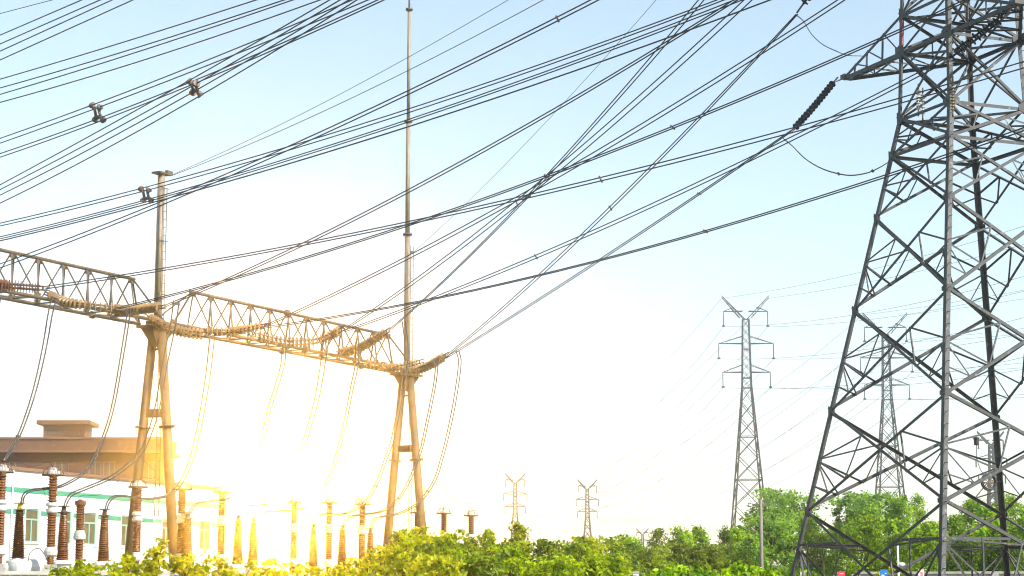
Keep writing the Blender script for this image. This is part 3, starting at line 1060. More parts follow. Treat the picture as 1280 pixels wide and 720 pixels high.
def make_post(label):
    t = thing('insulator_post', label, 'insulator post', (0, 0, 0), 'brown porcelain posts standing in the substation')
    m = MB(); box(m, (0, 0, 1.0), 0.34, 0.34, 2.3); box(m, (0, 0, 2.42), 0.5, 0.5, 0.12); box(m, (0, 0, 2.30), 0.6, 0.6, 0.10)
    m.build('pedestal', M['white_paint'], t)
    m = MB()
    box(m, (0, 0, 2.62), 0.55, 0.45, 0.26); box(m, (0, 0, 2.82), 0.42, 0.42, 0.12)
    m.build('mechanism_housing', M['concrete'], t)
    m = MB(); sheds(m, 2.88, 3.14, 0.15, 0.15); m.build('neck_insulator', M['porcelain'], t)
    m = MB(); lathe(m, (0, 0, 3.14), (0, 0, 3.5), [(0, .15), (.06, .22), (.18, .24), (.28, .2), (.34, .14)], 14)
    m.build('bottom_joint', M['cap'], t)
    m = MB(); sheds(m, 3.48, 4.62, 0.19, 0.19); m.build('lower_porcelain', M['porcelain'], t)
    m = MB(); lathe(m, (0, 0, 4.62), (0, 0, 5.0), [(0, .17), (.05, .21), (.14, .21), (.16, .16), (.24, .16), (.26, .22), (.34, .21), (.38, .15)], 14)
    m.build('middle_joint', M['cap'], t)
    m = MB(); sheds(m, 5.0, 5.92, 0.18, 0.18); m.build('upper_porcelain', M['porcelain'], t)
    m = MB(); lathe(m, (0, 0, 5.92), (0, 0, 6.2), [(0, .16), (.04, .22), (.14, .22), (.16, .14), (.24, .15), (.27, .08)], 14)
    m.build('top_cap', M['cap'], t)
    m = MB()
    rr, zr = 0.36, 5.93
    ring = [Vector((rr * math.cos(a), rr * math.sin(a), zr)) for a in np.linspace(0, 2 * math.pi, 25)]
    tube(m, ring, 0.035, 6, False)
    for a in np.linspace(0, 2 * math.pi, 7)[:-1]:
        e = Vector((math.cos(a), math.sin(a), 0))
        tube(m, [e * rr + Vector((0, 0, zr)), e * .30 + Vector((0, 0, 6.12)), e * .16 + Vector((0, 0, 6.22)), e * .06 + Vector((0, 0, 6.16))], 0.016, 5)
    m.build('corona_ring', M['fitting'], t)
    return t


POSTS = [(3, 580, 'porcelain post cut by the picture edge, in front of the white building'),
         (67, 584, 'porcelain post with white joints between the first and second bushings'),
         (173, 600, 'porcelain post standing before the shorter gantry column'),
         (228, 603, 'porcelain post just beyond the shorter gantry column'),
         (278, 607, 'washed out porcelain post at the near edge of the golden glow'),
         (368, 620, 'faintest porcelain post, nearly lost in the golden glow'),
         (412, 621, 'porcelain post with corona ring past the brightest glow'),
         (453, 623, 'porcelain post close by the squat bushing, before the mast column'),
         (522, 634, 'porcelain post overlapping a leg of the mast column'),
         (555, 635, 'dark porcelain post over the bushes next to the mast column'),
         (589, 638, 'outermost dark porcelain post rising from the bushes')]
proto = make_post(POSTS[0][2])
for i, (px, py, lab) in enumerate(POSTS):
    Y = y_at(py, TOPZ)
    q = P(px, py, Y)
    rz = random.uniform(0, 1)
    if i == 0:
        proto.location = (q.x, q.y, 0)
    else:
        dup(proto, (q.x, q.y, 0), lab, None, rz)


def make_bushing(label):
    t = thing('bushing', label, 'bushing', (0, 0, 0), 'tapered brown bushings with terminal rings')
    m = MB(); box(m, (0, 0, 1.2), 0.22, 0.22, 2.4); box(m, (0, 0, 2.5), 0.4, 0.4, 0.2); m.build('pedestal', M['white_paint'], t)
    m = MB(); lathe(m, (0, 0, 2.6), (0, 0, 3.1), [(0, .25), (.12, .30), (.25, .32), (.34, .34), (.36, .42), (.44, .42), (.46, .30), (.5, .26)], 18)
    m.build('base_flange', M['white_paint'], t)
    m = MB(); sheds(m, 3.1, 4.78, 0.29, 0.16, pitch=0.075, n=16); m.build('porcelain', M['porcelain'], t)
    m = MB()
    for zr, rr in ((4.80, .21), (5.02, .21)):
        lathe(m, (0, 0, zr - .02), (0, 0, zr + .02), [(0, rr * .9), (.01, rr), (.03, rr), (.04, rr * .9)], 16)
    lathe(m, (0, 0, 4.78), (0, 0, 5.05), [(0, .13), (.05, .10), (.2, .08), (.27, .06)], 12)
    m.build('terminal_rings', M['yellow'], t)
    return t


BUSH = [(25, 628, 'tapered brown bushing with bright yellow terminal rings by the first window'),
        (80, 632, 'tapered brown bushing half hiding the second window of the white building'),
        (131, 636, 'tapered brown bushing between the third and fourth windows'),
        (235, 640, 'tapered bushing pressed behind the post beyond the shorter column'),
        (298, 643, 'hazy tapered bushing inside the golden glow, on its building side'),
        (317, 646, 'hazy tapered bushing at the centre of the golden glow'),
        (392, 655, 'slender tapered bushing leaving the golden glow'),
        (428, 656, 'slender tapered bushing between two ringed posts'),
        (463, 660, 'squat tapered bushing low among the bushes by the mast column')]
bp = make_bushing(BUSH[0][2])
fit_mat = M['fitting']
for i, (px, py, lab) in enumerate(BUSH):
    Y = y_at(py, 5.05)
    q = P(px, py, Y)
    if i == 0:
        bp.location = (q.x, q.y, 0)
    else:
        r_ = dup(bp, (q.x, q.y, 0), lab)
        for c in r_.children:
            if c.name.startswith('terminal_rings'):
                c.data = c.data.copy(); c.data.materials[0] = fit_mat
# the surge arrester
q = P(101, 624, 71.0)
t = thing('surge_arrester', 'stout brown surge arrester with a flat brown cap, before the third window', 'surge arrester', (q.x, q.y, 0))
zt = q.z
def at_(mb): 
    return mb
m = MB(); box(m, (q.x, q.y, 1.4), 0.3, 0.3, 2.8); m.build('pedestal', M['white_paint'], t)
m = MB(); sheds(m, 2.8, 3.72, 0.17, 0.17, (q.x, q.y)); m.build('lower_porcelain', M['porcelain'], t)
m = MB(); lathe(m, (q.x, q.y, 3.72), (q.x, q.y, 4.05), [(0, .16), (.03, .21), (.12, .22), (.22, .2), (.33, .15)], 14); m.build('middle_joint', M['cap'], t)
m = MB(); sheds(m, 4.05, zt - .22, 0.18, 0.18, (q.x, q.y)); m.build('upper_porcelain', M['porcelain'], t)
m = MB(); lathe(m, (q.x, q.y, zt - .22), (q.x, q.y, zt), [(0, .16), (.02, .2), (.16, .2), (.18, .1), (.22, .06)], 14); m.build('top_cap', M['porcelain'], t)

# white breaker tank low at the picture edge
a, b = P(18, 709, 70.5), P(60, 709, 72)
t = thing('breaker_tank', 'white horizontal breaker tank on legs low beside the first bushing', 'breaker tank', (a.x, a.y, 0))
m = MB()
L_ = (b - a).length
lathe(m, a, b, [(-0.1, .05), (-.08, .2), (0, .27), (.1, .28), (.12, .31), (.16, .31), (.18, .28), (L_ - .2, .28), (L_ - .18, .31), (L_ - .14, .31), (L_ - .12, .28), (L_, .27), (L_ + .08, .18), (L_ + .1, .05)], 20)
m.build('tank_body', M['white_paint'], t)
for f in (0.2, 0.8):
    m = MB()
    c = a.lerp(b, f)
    box(m, (c.x, c.y, c.z / 2 - .1), 0.16, 0.4, c.z - .2)
    m.build('support_leg', M['cap'], t)
m = MB()
c = a.lerp(b, 0.45)
tube(m, catmull([c + Vector((0, -.28, .1)), c + Vector((.1, -.4, .5)), c + Vector((.4, -.35, .62)), c + Vector((.7, -.3, .2))], 6), 0.018, 6)
m.build('control_pipe', M['fitting'], t)

# ------------------------------------------------------------------ white building
WA = P(-260, 600, 116.5)
WDIR = Vector((0.419, 1.0, 0)).normalized()
WP0 = P(0, 586, 130.0)
WNRM = Vector((WDIR.y, -WDIR.x, 0))


def wb(px, py):
    d = ray(px, py); o_ = Vector((0, 0, CAM_Z))
    t = WNRM.dot(Vector((WP0.x, WP0.y, 0)) - Vector((o_.x, o_.y, 0))) / (WNRM.x * d.x + WNRM.y * d.y)
    q = o_ + d * t
    return (q - WP0).dot(WDIR), q.z


def wq(s, off, z):
    q = Vector((WP0.x, WP0.y, 0)) + WDIR * s + WNRM * off
    q.z = z
    return q


S0, S1 = wb(-170, 600)[0], wb(277, 620)[0]
ztop = wb(20, 588)[1]
zw1, zw0 = wb(40, 636)[1], wb(40, 678)[1]
zs1, zs0 = wb(10, 608)[1], wb(10, 614.5)[1]
zt1, zt0 = wb(10, 636)[1], wb(10, 642)[1]
WB = thing('office_building', 'long white rendered building with two teal bands and a row of windows', 'building', wq((S0 + S1) / 2, 0, 0))
wins = [(wb(a_, 650)[0], wb(b_, 650)[0]) for a_, b_ in ((32, 49), (75, 90), (105, 121), (152, 166), (203, 215), (250, 264))]
w0 = wins[0]
pitch_ = 4.6
extra = [(w0[0] - pitch_ * k_, w0[1] - pitch_ * k_) for k_ in (1, 2, 3)]
e_ = wins[-1]
extra += [(e_[0] + 5.2 * k_, e_[1] + 5.2 * k_) for k_ in (1, 2)]
wins = sorted([q for q in wins + extra if q[0] > S0 + .6 and q[1] < S1 - .6])
m = MB()
TH = 0.3
def wbox(mb, s0, s1, z0, z1, o0, o1):
    c = wq((s0 + s1) / 2, (o0 + o1) / 2, (z0 + z1) / 2)
    box(mb, c, s1 - s0, o1 - o0, z1 - z0, WDIR, WNRM)
wbox(m, S0, S1, -0.1, zw0, -TH, 0)
wbox(m, S0, S1, zw1, ztop, -TH, 0)
cur = S0
for a_, b_ in wins + [(S1, S1)]:
    wbox(m, cur, a_, zw0, zw1, -TH, 0)
    cur = b_
# side and back walls, roof deck
wbox(m, S0, S0 + TH, -0.1, ztop, -14, -TH - .002)
wbox(m, S1 - TH, S1, -0.1, ztop, -14, -TH - .002)
wbox(m, S0, S1, -0.1, ztop, -14.3, -14.002)
m.build('wall', M['white_wall'], WB)
m = MB(); wbox(m, S0 - .05, S1 + .05, ztop + .002, ztop + .22, -14.4, 0.14); m.build('roof', M['brown_light'], WB)
m = MB(); wbox(m, S0, S1, zs0, zs1, 0.002, 0.03); m.build('teal_band', M['green_band'], WB)
cur = S0
for a_, b_ in wins + [(S1, S1)]:
    m = MB()
    if a_ - .12 > cur:
        wbox(m, cur, a_ - .12, zt0, zt1, 0.002, 0.03)
        m.build('teal_band', M['green_band'], WB)
    cur = b_ + .12
for s_ in (wins[3][0] - 1.6, wins[-2][0] - 1.2, wins[-1][1] + 1.5):
    m = MB(); tube(m, [wq(s_, .09, 0.2), wq(s_, .09, ztop - .02)], 0.06, 8); m.build('drainpipe', M['frame_white'], WB)
for a_, b_ in wins:
    m = MB()
    for s0, s1, z0, z1 in ((a_, a_ + .09, zw0, zw1), (b_ - .09, b_, zw0, zw1), (a_ + .09, b_ - .09, zw1 - .09, zw1), (a_ + .09, b_ - .09, zw0, zw0 + .09),
                           (a_ + .09, b_ - .09, zw0 + (zw1 - zw0) * .66, zw0 + (zw1 - zw0) * .66 + .1), ((a_ + b_) / 2 - .05, (a_ + b_) / 2 + .05, zw0 + .09, zw0 + (zw1 - zw0) * .66)):
        wbox(m, s0, s1, z0, z1, -.17, -.07)
    wn = m.build('window', M['frame_green'], WB)
    m = MB(); wbox(m, a_ + .02, b_ - .02, zw0 + .02, zw1 - .02, -.135, -.115); m.build('pane', M['pane'], wn)
    m = MB(); wbox(m, a_ - .08, b_ + .08, zw0 - .10, zw0 - .003, -.06, .09); m.build('sill', M['white_wall'], wn)
    m = MB(); wbox(m, a_ - .1, a_ - .003, zw0, zw1, .002, .03); m.build('surround', M['frame_white'], wn); m = MB(); wbox(m, b_ + .003, b_ + .1, zw0, zw1, .002, .03); m.build('surround', M['frame_white'], wn)

# ------------------------------------------------------------------ brown building behind
YB_ = 174.0
BX0, BX1 = P(-190, 560, YB_).x, P(201, 560, YB_).x
zr = P(100, 549, YB_).z
zc = P(100, 563, YB_).z
zc2 = P(100, 566, YB_).z
BBD = thing('brown_building', 'brown tiled building with an overhanging flat roof and small penthouse', 'building', ((BX0 + BX1) / 2, YB_, 0))
m = MB()
bwins = [(P(a_, 580, YB_).x, P(b_, 580, YB_).x) for a_, b_ in ((11, 26), (68, 86), (111, 126.5), (129, 144), (185, 197))]
bz1, bz0 = P(100, 577, YB_).z, P(100, 600, YB_).z
def bx_(mb, x0, x1, y0, y1, z0, z1):
    box(mb, ((x0 + x1) / 2, (y0 + y1) / 2, (z0 + z1) / 2), x1 - x0, y1 - y0, z1 - z0)
bx_(m, BX0, BX1, YB_, YB_ + .3, -.1, bz0)
bx_(m, BX0, BX1, YB_, YB_ + .3, bz1, zc2 - .003)
cur = BX0
for a_, b_ in bwins + [(BX1, BX1)]:
    bx_(m, cur, a_, YB_, YB_ + .3, bz0, bz1)
    cur = b_
bx_(m, BX1 - .3, BX1, YB_ + .302, YB_ + 5.8, -.1, zc2 - .003)
bx_(m, BX0, BX0 + .3, YB_ + .302, YB_ + 5.8, -.1, zc2 - .003)
bx_(m, BX0, BX1, YB_ + 5.802, YB_ + 6, -.1, zc2 - .003)
m.build('wall', M['brown_wall'], BBD)
m = MB()
bx_(m, BX0 - .6, BX1 + .6, YB_ - .6, YB_ + 6.9, zc2, zc)
rf = m.build('cornice', M['brown_light'], BBD)
m = MB(); bx_(m, BX0 - .25, BX1 + .25, YB_ - .25, YB_ + 6.45, zc + .002, zr); m.build('parapet', M['brown_wall'], BBD)
m = MB(); bx_(m, BX0 - .35, BX1 + .35, YB_ - .35, YB_ + 6.6, zr + .002, zr + .16); m.build('parapet_coping', M['brown_light'], BBD)
for a_, b_ in bwins:
    m = MB()
    for x0, x1, z0, z1 in ((a_, a_ + .07, bz0, bz1), (b_ - .07, b_, bz0, bz1), (a_ + .07, b_ - .07, bz1 - .07, bz1), (a_ + .07, b_ - .07, bz0, bz0 + .07), ((a_ + b_) / 2 - .04, (a_ + b_) / 2 + .04, bz0 + .07, bz1 - .07)):
        bx_(m, x0, x1, YB_ + .08, YB_ + .16, z0, z1)
    wn = m.build('window', M['frame_tan'], BBD)
    m = MB(); bx_(m, a_ + .01, b_ - .01, YB_ + .11, YB_ + .13, bz0 + .01, bz1 - .01); m.build('pane', M['pane_tan'], wn)
px0, px1 = P(54, 540, YB_ + 2).x, P(106, 540, YB_ + 2).x
pz = P(80, 532, YB_ + 3).z
m = MB(); bx_(m, px0, px1, YB_ + 2, YB_ + 5, zr - .5, pz); pn = m.build('penthouse', M['brown_light'], BBD)
m = MB(); bx_(m, px0 - .5, px1 + .5, YB_ + 1.5, YB_ + 5.5, pz + .002, P(80, 527, YB_ + 3).z); m.build('penthouse_roof', M['brown_wall'], pn)
m = MB(); bx_(m, px0 + .3, px1 - .3, YB_ + 1.96, YB_ + 1.998, P(80, 545, YB_ + 3).z, P(80, 538, YB_ + 3).z); m.build('window_strip', M['pane_tan'], pn)
m = MB()
for f_ in np.linspace(.5, .98, 9):
    xx = px0 + (px1 - px0) * f_
    bx_(m, xx - .06, xx + .06, YB_ + 1.90, YB_ + 1.957, P(80, 545, YB_ + 2).z, P(80, 537, YB_ + 2).z)
m.build('louvres', M['brown_wall'], pn)

# ------------------------------------------------------------------ distant pylons
def make_pylon(label, k=1.0, sc=1.0):
    t = thing('lattice_pylon', label, 'pylon', (0, 0, 0), 'distant double circuit lattice pylons')
    H = 42.5
    zb, zw = 30.2, 39.5                 # waist, top of body
    hb, hw_, ht = 3.1, 0.62, 0.42

    def hwid(z):
        return hb + (hw_ - hb) * z / zb if z < zb else hw_ + (ht - hw_) * (z - zb) / (zw - zb)

    def cp(i, z):
        sx, sy = ((-1, -1), (1, -1), (1, 1), (-1, 1))[i]
        h = hwid(z)
        return Vector((sx * h, sy * h, z))
    for i in range(4):
        m = MB()
        bar(m, cp(i, -.1), cp(i, zb), 0.22 * k, 0.22 * k); bar(m, cp(i, zb), cp(i, zw), 0.16 * k, 0.16 * k)
        m.build('leg', M['steel_far'], t)
    m = MB()
    zs = [0, 5.2, 10, 14.2, 17.8, 20.9, 23.6, 26, 28.2, 30.2]
    z = 30.2
    while z < zw - .5:
        z += 1.16
        zs.append(min(z, zw))
    for z0, z1 in zip(zs[:-1], zs[1:]):
        for i in range(4):
            j = (i + 1) % 4
            wd = 0.10 if z0 < 28 else 0.07
            bar(m, cp(i, z0), cp(j, z1), wd * k, wd * k); bar(m, cp(j, z0), cp(i, z1), wd * k, wd * k)
    for z in (17.8, 23.6, 30.2, 31.5, 35.4, 39.5):
        for i in range(4):
            bar(m, cp(i, z), cp((i + 1) % 4, z), 0.11 * k, 0.11 * k)
    m.build('body_lattice', M['steel_far'], t)
    for z, hx in ((32.3, 3.2), (36.2, 3.7), (40.6, 3.0)):
        for sg in (-1, 1):
            m = MB()
            tip = Vector((sg * hx, 0, z))
            zz = min(z, zw - .3)
            for sy in (-1, 1):
                r0 = Vector((sg * hwid(zz), sy * hwid(zz), z if z < 40 else z))
                bar(m, r0, tip, 0.12 * k, 0.12 * k)
                if z < 40:
                    bar(m, Vector((sg * hwid(zz + 1), sy * hwid(zz + 1), z + 1.0)), tip, 0.09 * k, 0.09 * k)
                else:
                    bar(m, Vector((sg * 1.5, sy * .25, z + 0.6)), tip, 0.09 * k, 0.09 * k)
            m.build('crossarm', M['steel_far'], t)
            m = MB()
            tube(m, [tip, tip - Vector((0, 0, 1.9))], 0.075 * k, 6)
            box(m, tip - Vector((0, 0, 2.0)), 0.4, 0.3, 0.18)
            m.build('insulator', M['steel_far'], t)
    for sg in (-1, 1):
        m = MB()
        tip = Vector((sg * 3.2, 0, H))
        for sy in (-1, 1):
            bar(m, Vector((sg * .15, sy * .42, zw)), tip + Vector((0, 0, .25)), 0.12 * k, 0.12 * k)
            bar(m, Vector((sg * .8, sy * .35, zw + .2)), tip, 0.10 * k, 0.10 * k)
            for f in (.25, .5, .75):
                bar(m, Vector((sg * .15, sy * .42, zw)).lerp(tip + Vector((0, 0, .25)), f), Vector((sg * .8, sy * .35, zw + .2)).lerp(tip, f - .12), 0.06 * k, 0.06 * k)
        m.build('earth_wire_horn', M['steel_far'], t)
    return t


PY = [(931.5, 371, 'distant lattice pylon standing clear between the hedge and the big tower'),
      (1106, 392, 'distant lattice pylon seen through the legs of the big tower'),
      (734, 600, 'small pale pylon above the trees, midway between mast and clear pylon'),
      (644, 592, 'small pale pylon above the hedge, nearest the outermost post'),
      (803, 661, 'tiniest pylon, barely clearing the round tree'),
      (1238, 540, 'pylon top seen behind the far leg and cable coil of the big tower')]
pyl = make_pylon(PY[0][2], 0.85)
PYL = []
for i, (px, py, lab) in enumerate(PY):
    sc_ = (1, 1, .62, .62, .40, .80)[i]
    Y = y_at(py, 42.6 * sc_)
    q = P(px, py, Y)
    loc = Vector((q.x, q.y, 0))
    PYL.append((loc, sc_))
    if i == 0:
        pyl.location = loc
    elif i == 1:
        dup(pyl, loc, lab)
    elif i == 2:
        pyl2 = make_pylon(lab, 2.2); pyl2.location = loc; pyl2.scale = (sc_,) * 3
    elif i in (3, 5):
        dup(pyl2, loc, lab).scale = (sc_,) * 3
    else:
        q_ = make_pylon(lab, 3.0); q_.location = loc; q_.scale = (sc_,) * 3
    print('pylon', px, Y)


def span(A, B, sag, n=24):
    return [A.lerp(B, t_) - Vector((0, 0, 4 * sag * t_ * (1 - t_))) for t_ in np.linspace(0, 1, n)]


ARMS = [(-3.2, 30.2), (3.2, 30.2), (-3.7, 34.1), (3.7, 34.1), (-3.0, 38.5), (3.0, 38.5), (-3.2, 42.4), (3.2, 42.4)]


def far_line(label, A, B, sag):
    ws = []
    (pa_, sa), (pb_, sb) = A, B
    for x, z in ARMS:
        ws.append(span(pa_ + Vector((x * sa, 0, z * sa)), pb_ + Vector((x * sb, 0, z * sb)), sag * (0.7 if z > 42 else 1)))
    line_thing(label, ws, r=0.021, name='distant_line', cat='power line', group='faint lines between the distant pylons')


far_line('faint wires fanning down from the clear pylon to the small pylon above the hedge', PYL[0], PYL[3], 6)
far_line('faint wires from the clear pylon climbing behind the big tower', PYL[0], (Vector((75, 150, 0)), 1), 4)
far_line('faint wires from the pylon behind the tower legs to the small midway pylon', PYL[1], PYL[2], 6)
far_line('faint wires passing behind the big tower from the pylon between its legs', PYL[1], (Vector((110, 140, 0)), 1), 4)

# ------------------------------------------------------------------ trees
def leaf_mesh(name, centres, size, rngn, material, up=0.35, aspect=0.55, tone_noise=0.17, tone=None, parent=None):
    n = len(centres)
    c = np.asarray(centres)
    nrm = rngn.normal(size=(n, 3)); nrm[:, 2] = np.abs(nrm[:, 2]) + up
    nrm /= np.linalg.norm(nrm, axis=1)[:, None]
    a = rngn.normal(size=(n, 3))
    a -= (a * nrm).sum(1)[:, None] * nrm
    a /= np.linalg.norm(a, axis=1)[:, None]
    b = np.cross(nrm, a)
    s = size * rngn.uniform(0.6, 1.35, n)[:, None]
    v = np.empty((n, 6, 3))
    bend = nrm * s * 0.12
    v[:, 0] = c - a * s * .55
    v[:, 1] = c - a * s * .1 + b * s * aspect * .5 + bend
    v[:, 2] = c + a * s * .3 + b * s * aspect * .38 + bend
    v[:, 3] = c + a * s * .55
    v[:, 4] = c + a * s * .3 - b * s * aspect * .38 + bend
    v[:, 5] = c - a * s * .1 - b * s * aspect * .5 + bend
    org = ORG[parent.name]
    vv = v.reshape(-1, 3) - np.array(org)
    me = bpy.data.meshes.new(name)
    me.vertices.add(n * 6); me.vertices.foreach_set('co', vv.ravel())
    idx = np.arange(n * 6).reshape(n, 6)
    fa = np.concatenate([idx[:, [0, 1, 2, 3]], idx[:, [0, 3, 4, 5]]], axis=1).reshape(-1)
    me.loops.add(n * 8); me.loops.foreach_set('vertex_index', fa.astype(np.int32))
    me.polygons.add(n * 2); me.polygons.foreach_set('loop_start', np.arange(0, n * 8, 4, dtype=np.int32))
    tn = (tone if tone is not None else np.full(n, .5)) + rngn.normal(0, tone_noise, n)
    at = me.attributes.new('tone', 'FLOAT', 'FACE')
    at.data.foreach_set('value', np.repeat(np.clip(tn, 0, 1), 2).astype(np.float32))
    me.materials.append(material)
    me.update(); me.validate()
    o = bpy.data.objects.new(name, me)
    SC.collection.objects.link(o)
    o.parent = parent
    ORG[o.name] = org
    return o


def tree(name, label, px, py, Y, hw_px, kind, material, group, seed, leaf=None, dens=1.0, cat='tree'):
    """kind: broad, poplar, conifer or bush; the crown top is at (px, py) and hw_px is its half width in photo pixels"""
    rg = np.random.default_rng(seed)
    top = P(px, py, Y)
    H = top.z
    Rr = hw_px / F * Y * 1.2
    base = Vector((top.x, top.y, 0))
    t = thing(name, label, cat, base, group)
    lf = leaf or max(0.14, 3.6 / F * Y)
    # clump centres
    cl = []
    if kind == 'broad':
        zc_ = H * 0.52; hz_ = H * 0.46
        n = 95
        for k in range(n):
            d = rg.normal(size=3); d /= np.linalg.norm(d); d[2] += .25
            r_ = rg.uniform(0.5, 1.0)
            cl.append((d[0] * Rr * r_, d[1] * Rr * r_, zc_ + math.copysign(abs(d[2]) ** .6, d[2]) * hz_ * r_, Rr * rg.uniform(.14, .25)))
    elif kind == 'poplar':
        n = 95
        for k in range(n):
            f = rg.uniform(0.05, 1.0)
            rad = Rr * (1.0 - 0.72 * max(0, (f - .55) / .45) ** 1.6) * rg.uniform(.15, 1)
            a = rg.uniform(0, 2 * math.pi)
            cl.append((math.cos(a) * rad, math.sin(a) * rad, H * f * .97, Rr * rg.uniform(.13, .24)))
    elif kind == 'conifer':
        n = 90
        for k in range(n):
            f = rg.uniform(0.1, 0.98)
            rad = Rr * 1.25 * (1.06 - f) ** .8 * rg.uniform(.3, 1.05)
            a = rg.uniform(0, 2 * math.pi)
            cl.append((math.cos(a) * rad, math.sin(a) * rad, H * f - rad * .15, Rr * rg.uniform(.14, .26)))
    else:
        n = 64
        for k in range(n):
            a = rg.uniform(0, 2 * math.pi); q_ = rg.uniform(0, 1) ** .6
            dome = 1 - .22 * q_ * q_
            cl.append((math.cos(a) * Rr * q_, math.sin(a) * Rr * .8 * q_, H * dome * (.3 + .66 * rg.uniform(0, 1) ** .55), min(Rr, H) * rg.uniform(.14, .27)))
    if kind in ('broad', 'poplar'):
        for k in range(26):
            a = rg.uniform(0, 2 * math.pi); q_ = rg.uniform(0, .8) ** .7
            cl.append((math.cos(a) * Rr * q_, math.sin(a) * Rr * q_, H * (1.0 - .32 * q_ ** 2 * (1 if kind == 'broad' else 2)) * rg.uniform(.90, .985), -Rr * rg.uniform(.10, .17)))
    pts, tone = [], []
    for cx, cy, cz, cr in cl:
        shoot = cr < 0
        cr = abs(cr)
        k = int(dens * 26 * max(1, (cr / lf) ** 2) * 0.55) + 14
        q = rg.normal(size=(k, 3)) * np.array([cr, cr, cr * (.62 if kind != 'conifer' else .8)]) * .62
        if kind == 'conifer':
            q[:, 2] -= np.hypot(q[:, 0], q[:, 1]) * .5
        if kind == 'poplar':
            q[:, 2] *= 1.6
        if shoot:
            q *= np.array([.6, .6, 1.7])
        pts.append(q + np.array([cx, cy, cz]))
        tone.append(np.full(k, rg.uniform(.08, .92)))
    pts = np.concatenate(pts); tone = np.concatenate(tone)
    keep = (pts[:, 2] > 0.05) & (pts[:, 2] < H * 1.01)
    pts = pts[keep]; tone = tone[keep]
    pts = pts + np.array(base)
    # trunk and limbs
    m = MB()
    tr = max(.04, H * .014)
    lean = rg.normal(0, .02 * H, 2)
    tp_ = base + Vector((lean[0], lean[1], H * .8))
    tube(m, [base - Vector((0, 0, .05)), base.lerp(tp_, .5) + Vector((lean[1], lean[0], 0)) * .3, tp_], tr, 7, True, tr * .25)
    tk = m.build('trunk', M['bark'], t)
    lm = MB()
    for k in rg.choice(len(cl), size=min(16, len(cl)), replace=False):
        cx, cy, cz, cr = cl[k]
        e = base + Vector((cx, cy, max(cz, .3)))
        f = min(.75, max(.12, (cz - Rr * .5) / (H * .8)))
        s_ = base.lerp(tp_, f)
        tube(lm, [s_, s_.lerp(e, .55) + Vector((0, 0, .06 * H * (1 if kind != 'conifer' else -.3))), e], tr * .42, 5, True, tr * .1)
    lm.build('limbs', M['bark'], tk)
    leaf_mesh('crown', pts, lf, rg, material, up=0.3, tone=tone, parent=t, aspect=.6 if kind != 'conifer' else .3)
    return t


GB = 'leafy bushes along the substation fence line'
GM = 'hedge of broad leaved trees behind the bushes'
GR = 'tall trees beyond the big tower'
BT = [  # bushes at the lower edge of the yard
    (30, 716, 52, 18, 'low bush sprig beside the breaker tank'), (75, 703, 47, 28, 'low bush in front of the second porcelain post'), (108, 688, 48, 22, 'bush under the brown surge arrester'),
    (140, 700, 46, 26, 'bush before the third tapered bushing'), (168, 681, 47, 20, 'bush at the foot of the post before the shorter column'),
    (198, 668, 48, 16, 'tallest sprig of the yard bushes, before the shorter column legs'), (226, 684, 46, 30, 'broad bush just past the shorter column'),
    (268, 690, 47, 28, 'bush below the last window of the white building'), (305, 693, 48, 26, 'bush at the centre of the golden glow'),
    (345, 692, 49, 26, 'bush under the faintest porcelain post'), (385, 700, 50, 26, 'bush below the slender bushing in the glow'), (420, 694, 52, 24, 'bush between the two slender bushings'),
    (453, 680, 54, 26, 'rounded bush under the squat bushing'), (478, 678, 56, 22, 'bush by the splayed leg of the mast column')]
for i, (px, py, Y, hw_, lab) in enumerate(BT):
    tree('bush', lab, px, py, Y, hw_, 'bush', M['leaf_bush'], GB, 100 + i, leaf=0.105, dens=.6, cat='bush')
HT = [
    (505, 668, 62, 26, 'broad', 'yellow green hedge tree hiding the mast column feet'), (530, 664, 66, 30, 'broad', 'yellow green hedge tree under the post beside the mast column'), (558, 668, 64, 28, 'broad', 'yellow green hedge tree under the dark post'),
    (585, 676, 66, 26, 'broad', 'hedge tree just below the outermost post'), (612, 667, 70, 24, 'broad', 'hedge tree between the outermost post and the small pale pylon'), (648, 656, 70, 20, 'poplar', 'slim tall hedge tree in front of the small pale pylon'),
    (640, 682, 64, 30, 'broad', 'round hedge tree at the foot of the slim tall tree'), (678, 680, 70, 30, 'broad', 'hedge tree midway between the two small pylons'), (712, 680, 74, 28, 'broad', 'hedge tree before the second small pylon'),
    (738, 676, 80, 26, 'broad', 'hedge tree straight under the second small pylon'), (690, 700, 58, 34, 'broad', 'low bright bush fronting the hedge middle'), (600, 695, 56, 34, 'broad', 'low bush fronting the hedge below the outermost post'),
    (750, 698, 62, 30, 'broad', 'low bush fronting the end of the hedge'), (540, 700, 54, 34, 'broad', 'low yellow bush fronting the hedge beside the mast column'),
    (760, 675, 96, 20, 'broad', 'pale round tree at the end of the hedge'),]
for i, (px, py, Y, hw_, kd, lab) in enumerate(HT):
    tree('hedge_tree', lab, px, py - 4, Y, hw_, kd, M[('leaf_mid', 'leaf_bush', 'leaf_mid', 'leaf_olive')[i % 4 if px > 560 else i % 3]], GM, 200 + i, leaf=0.125, dens=.7)
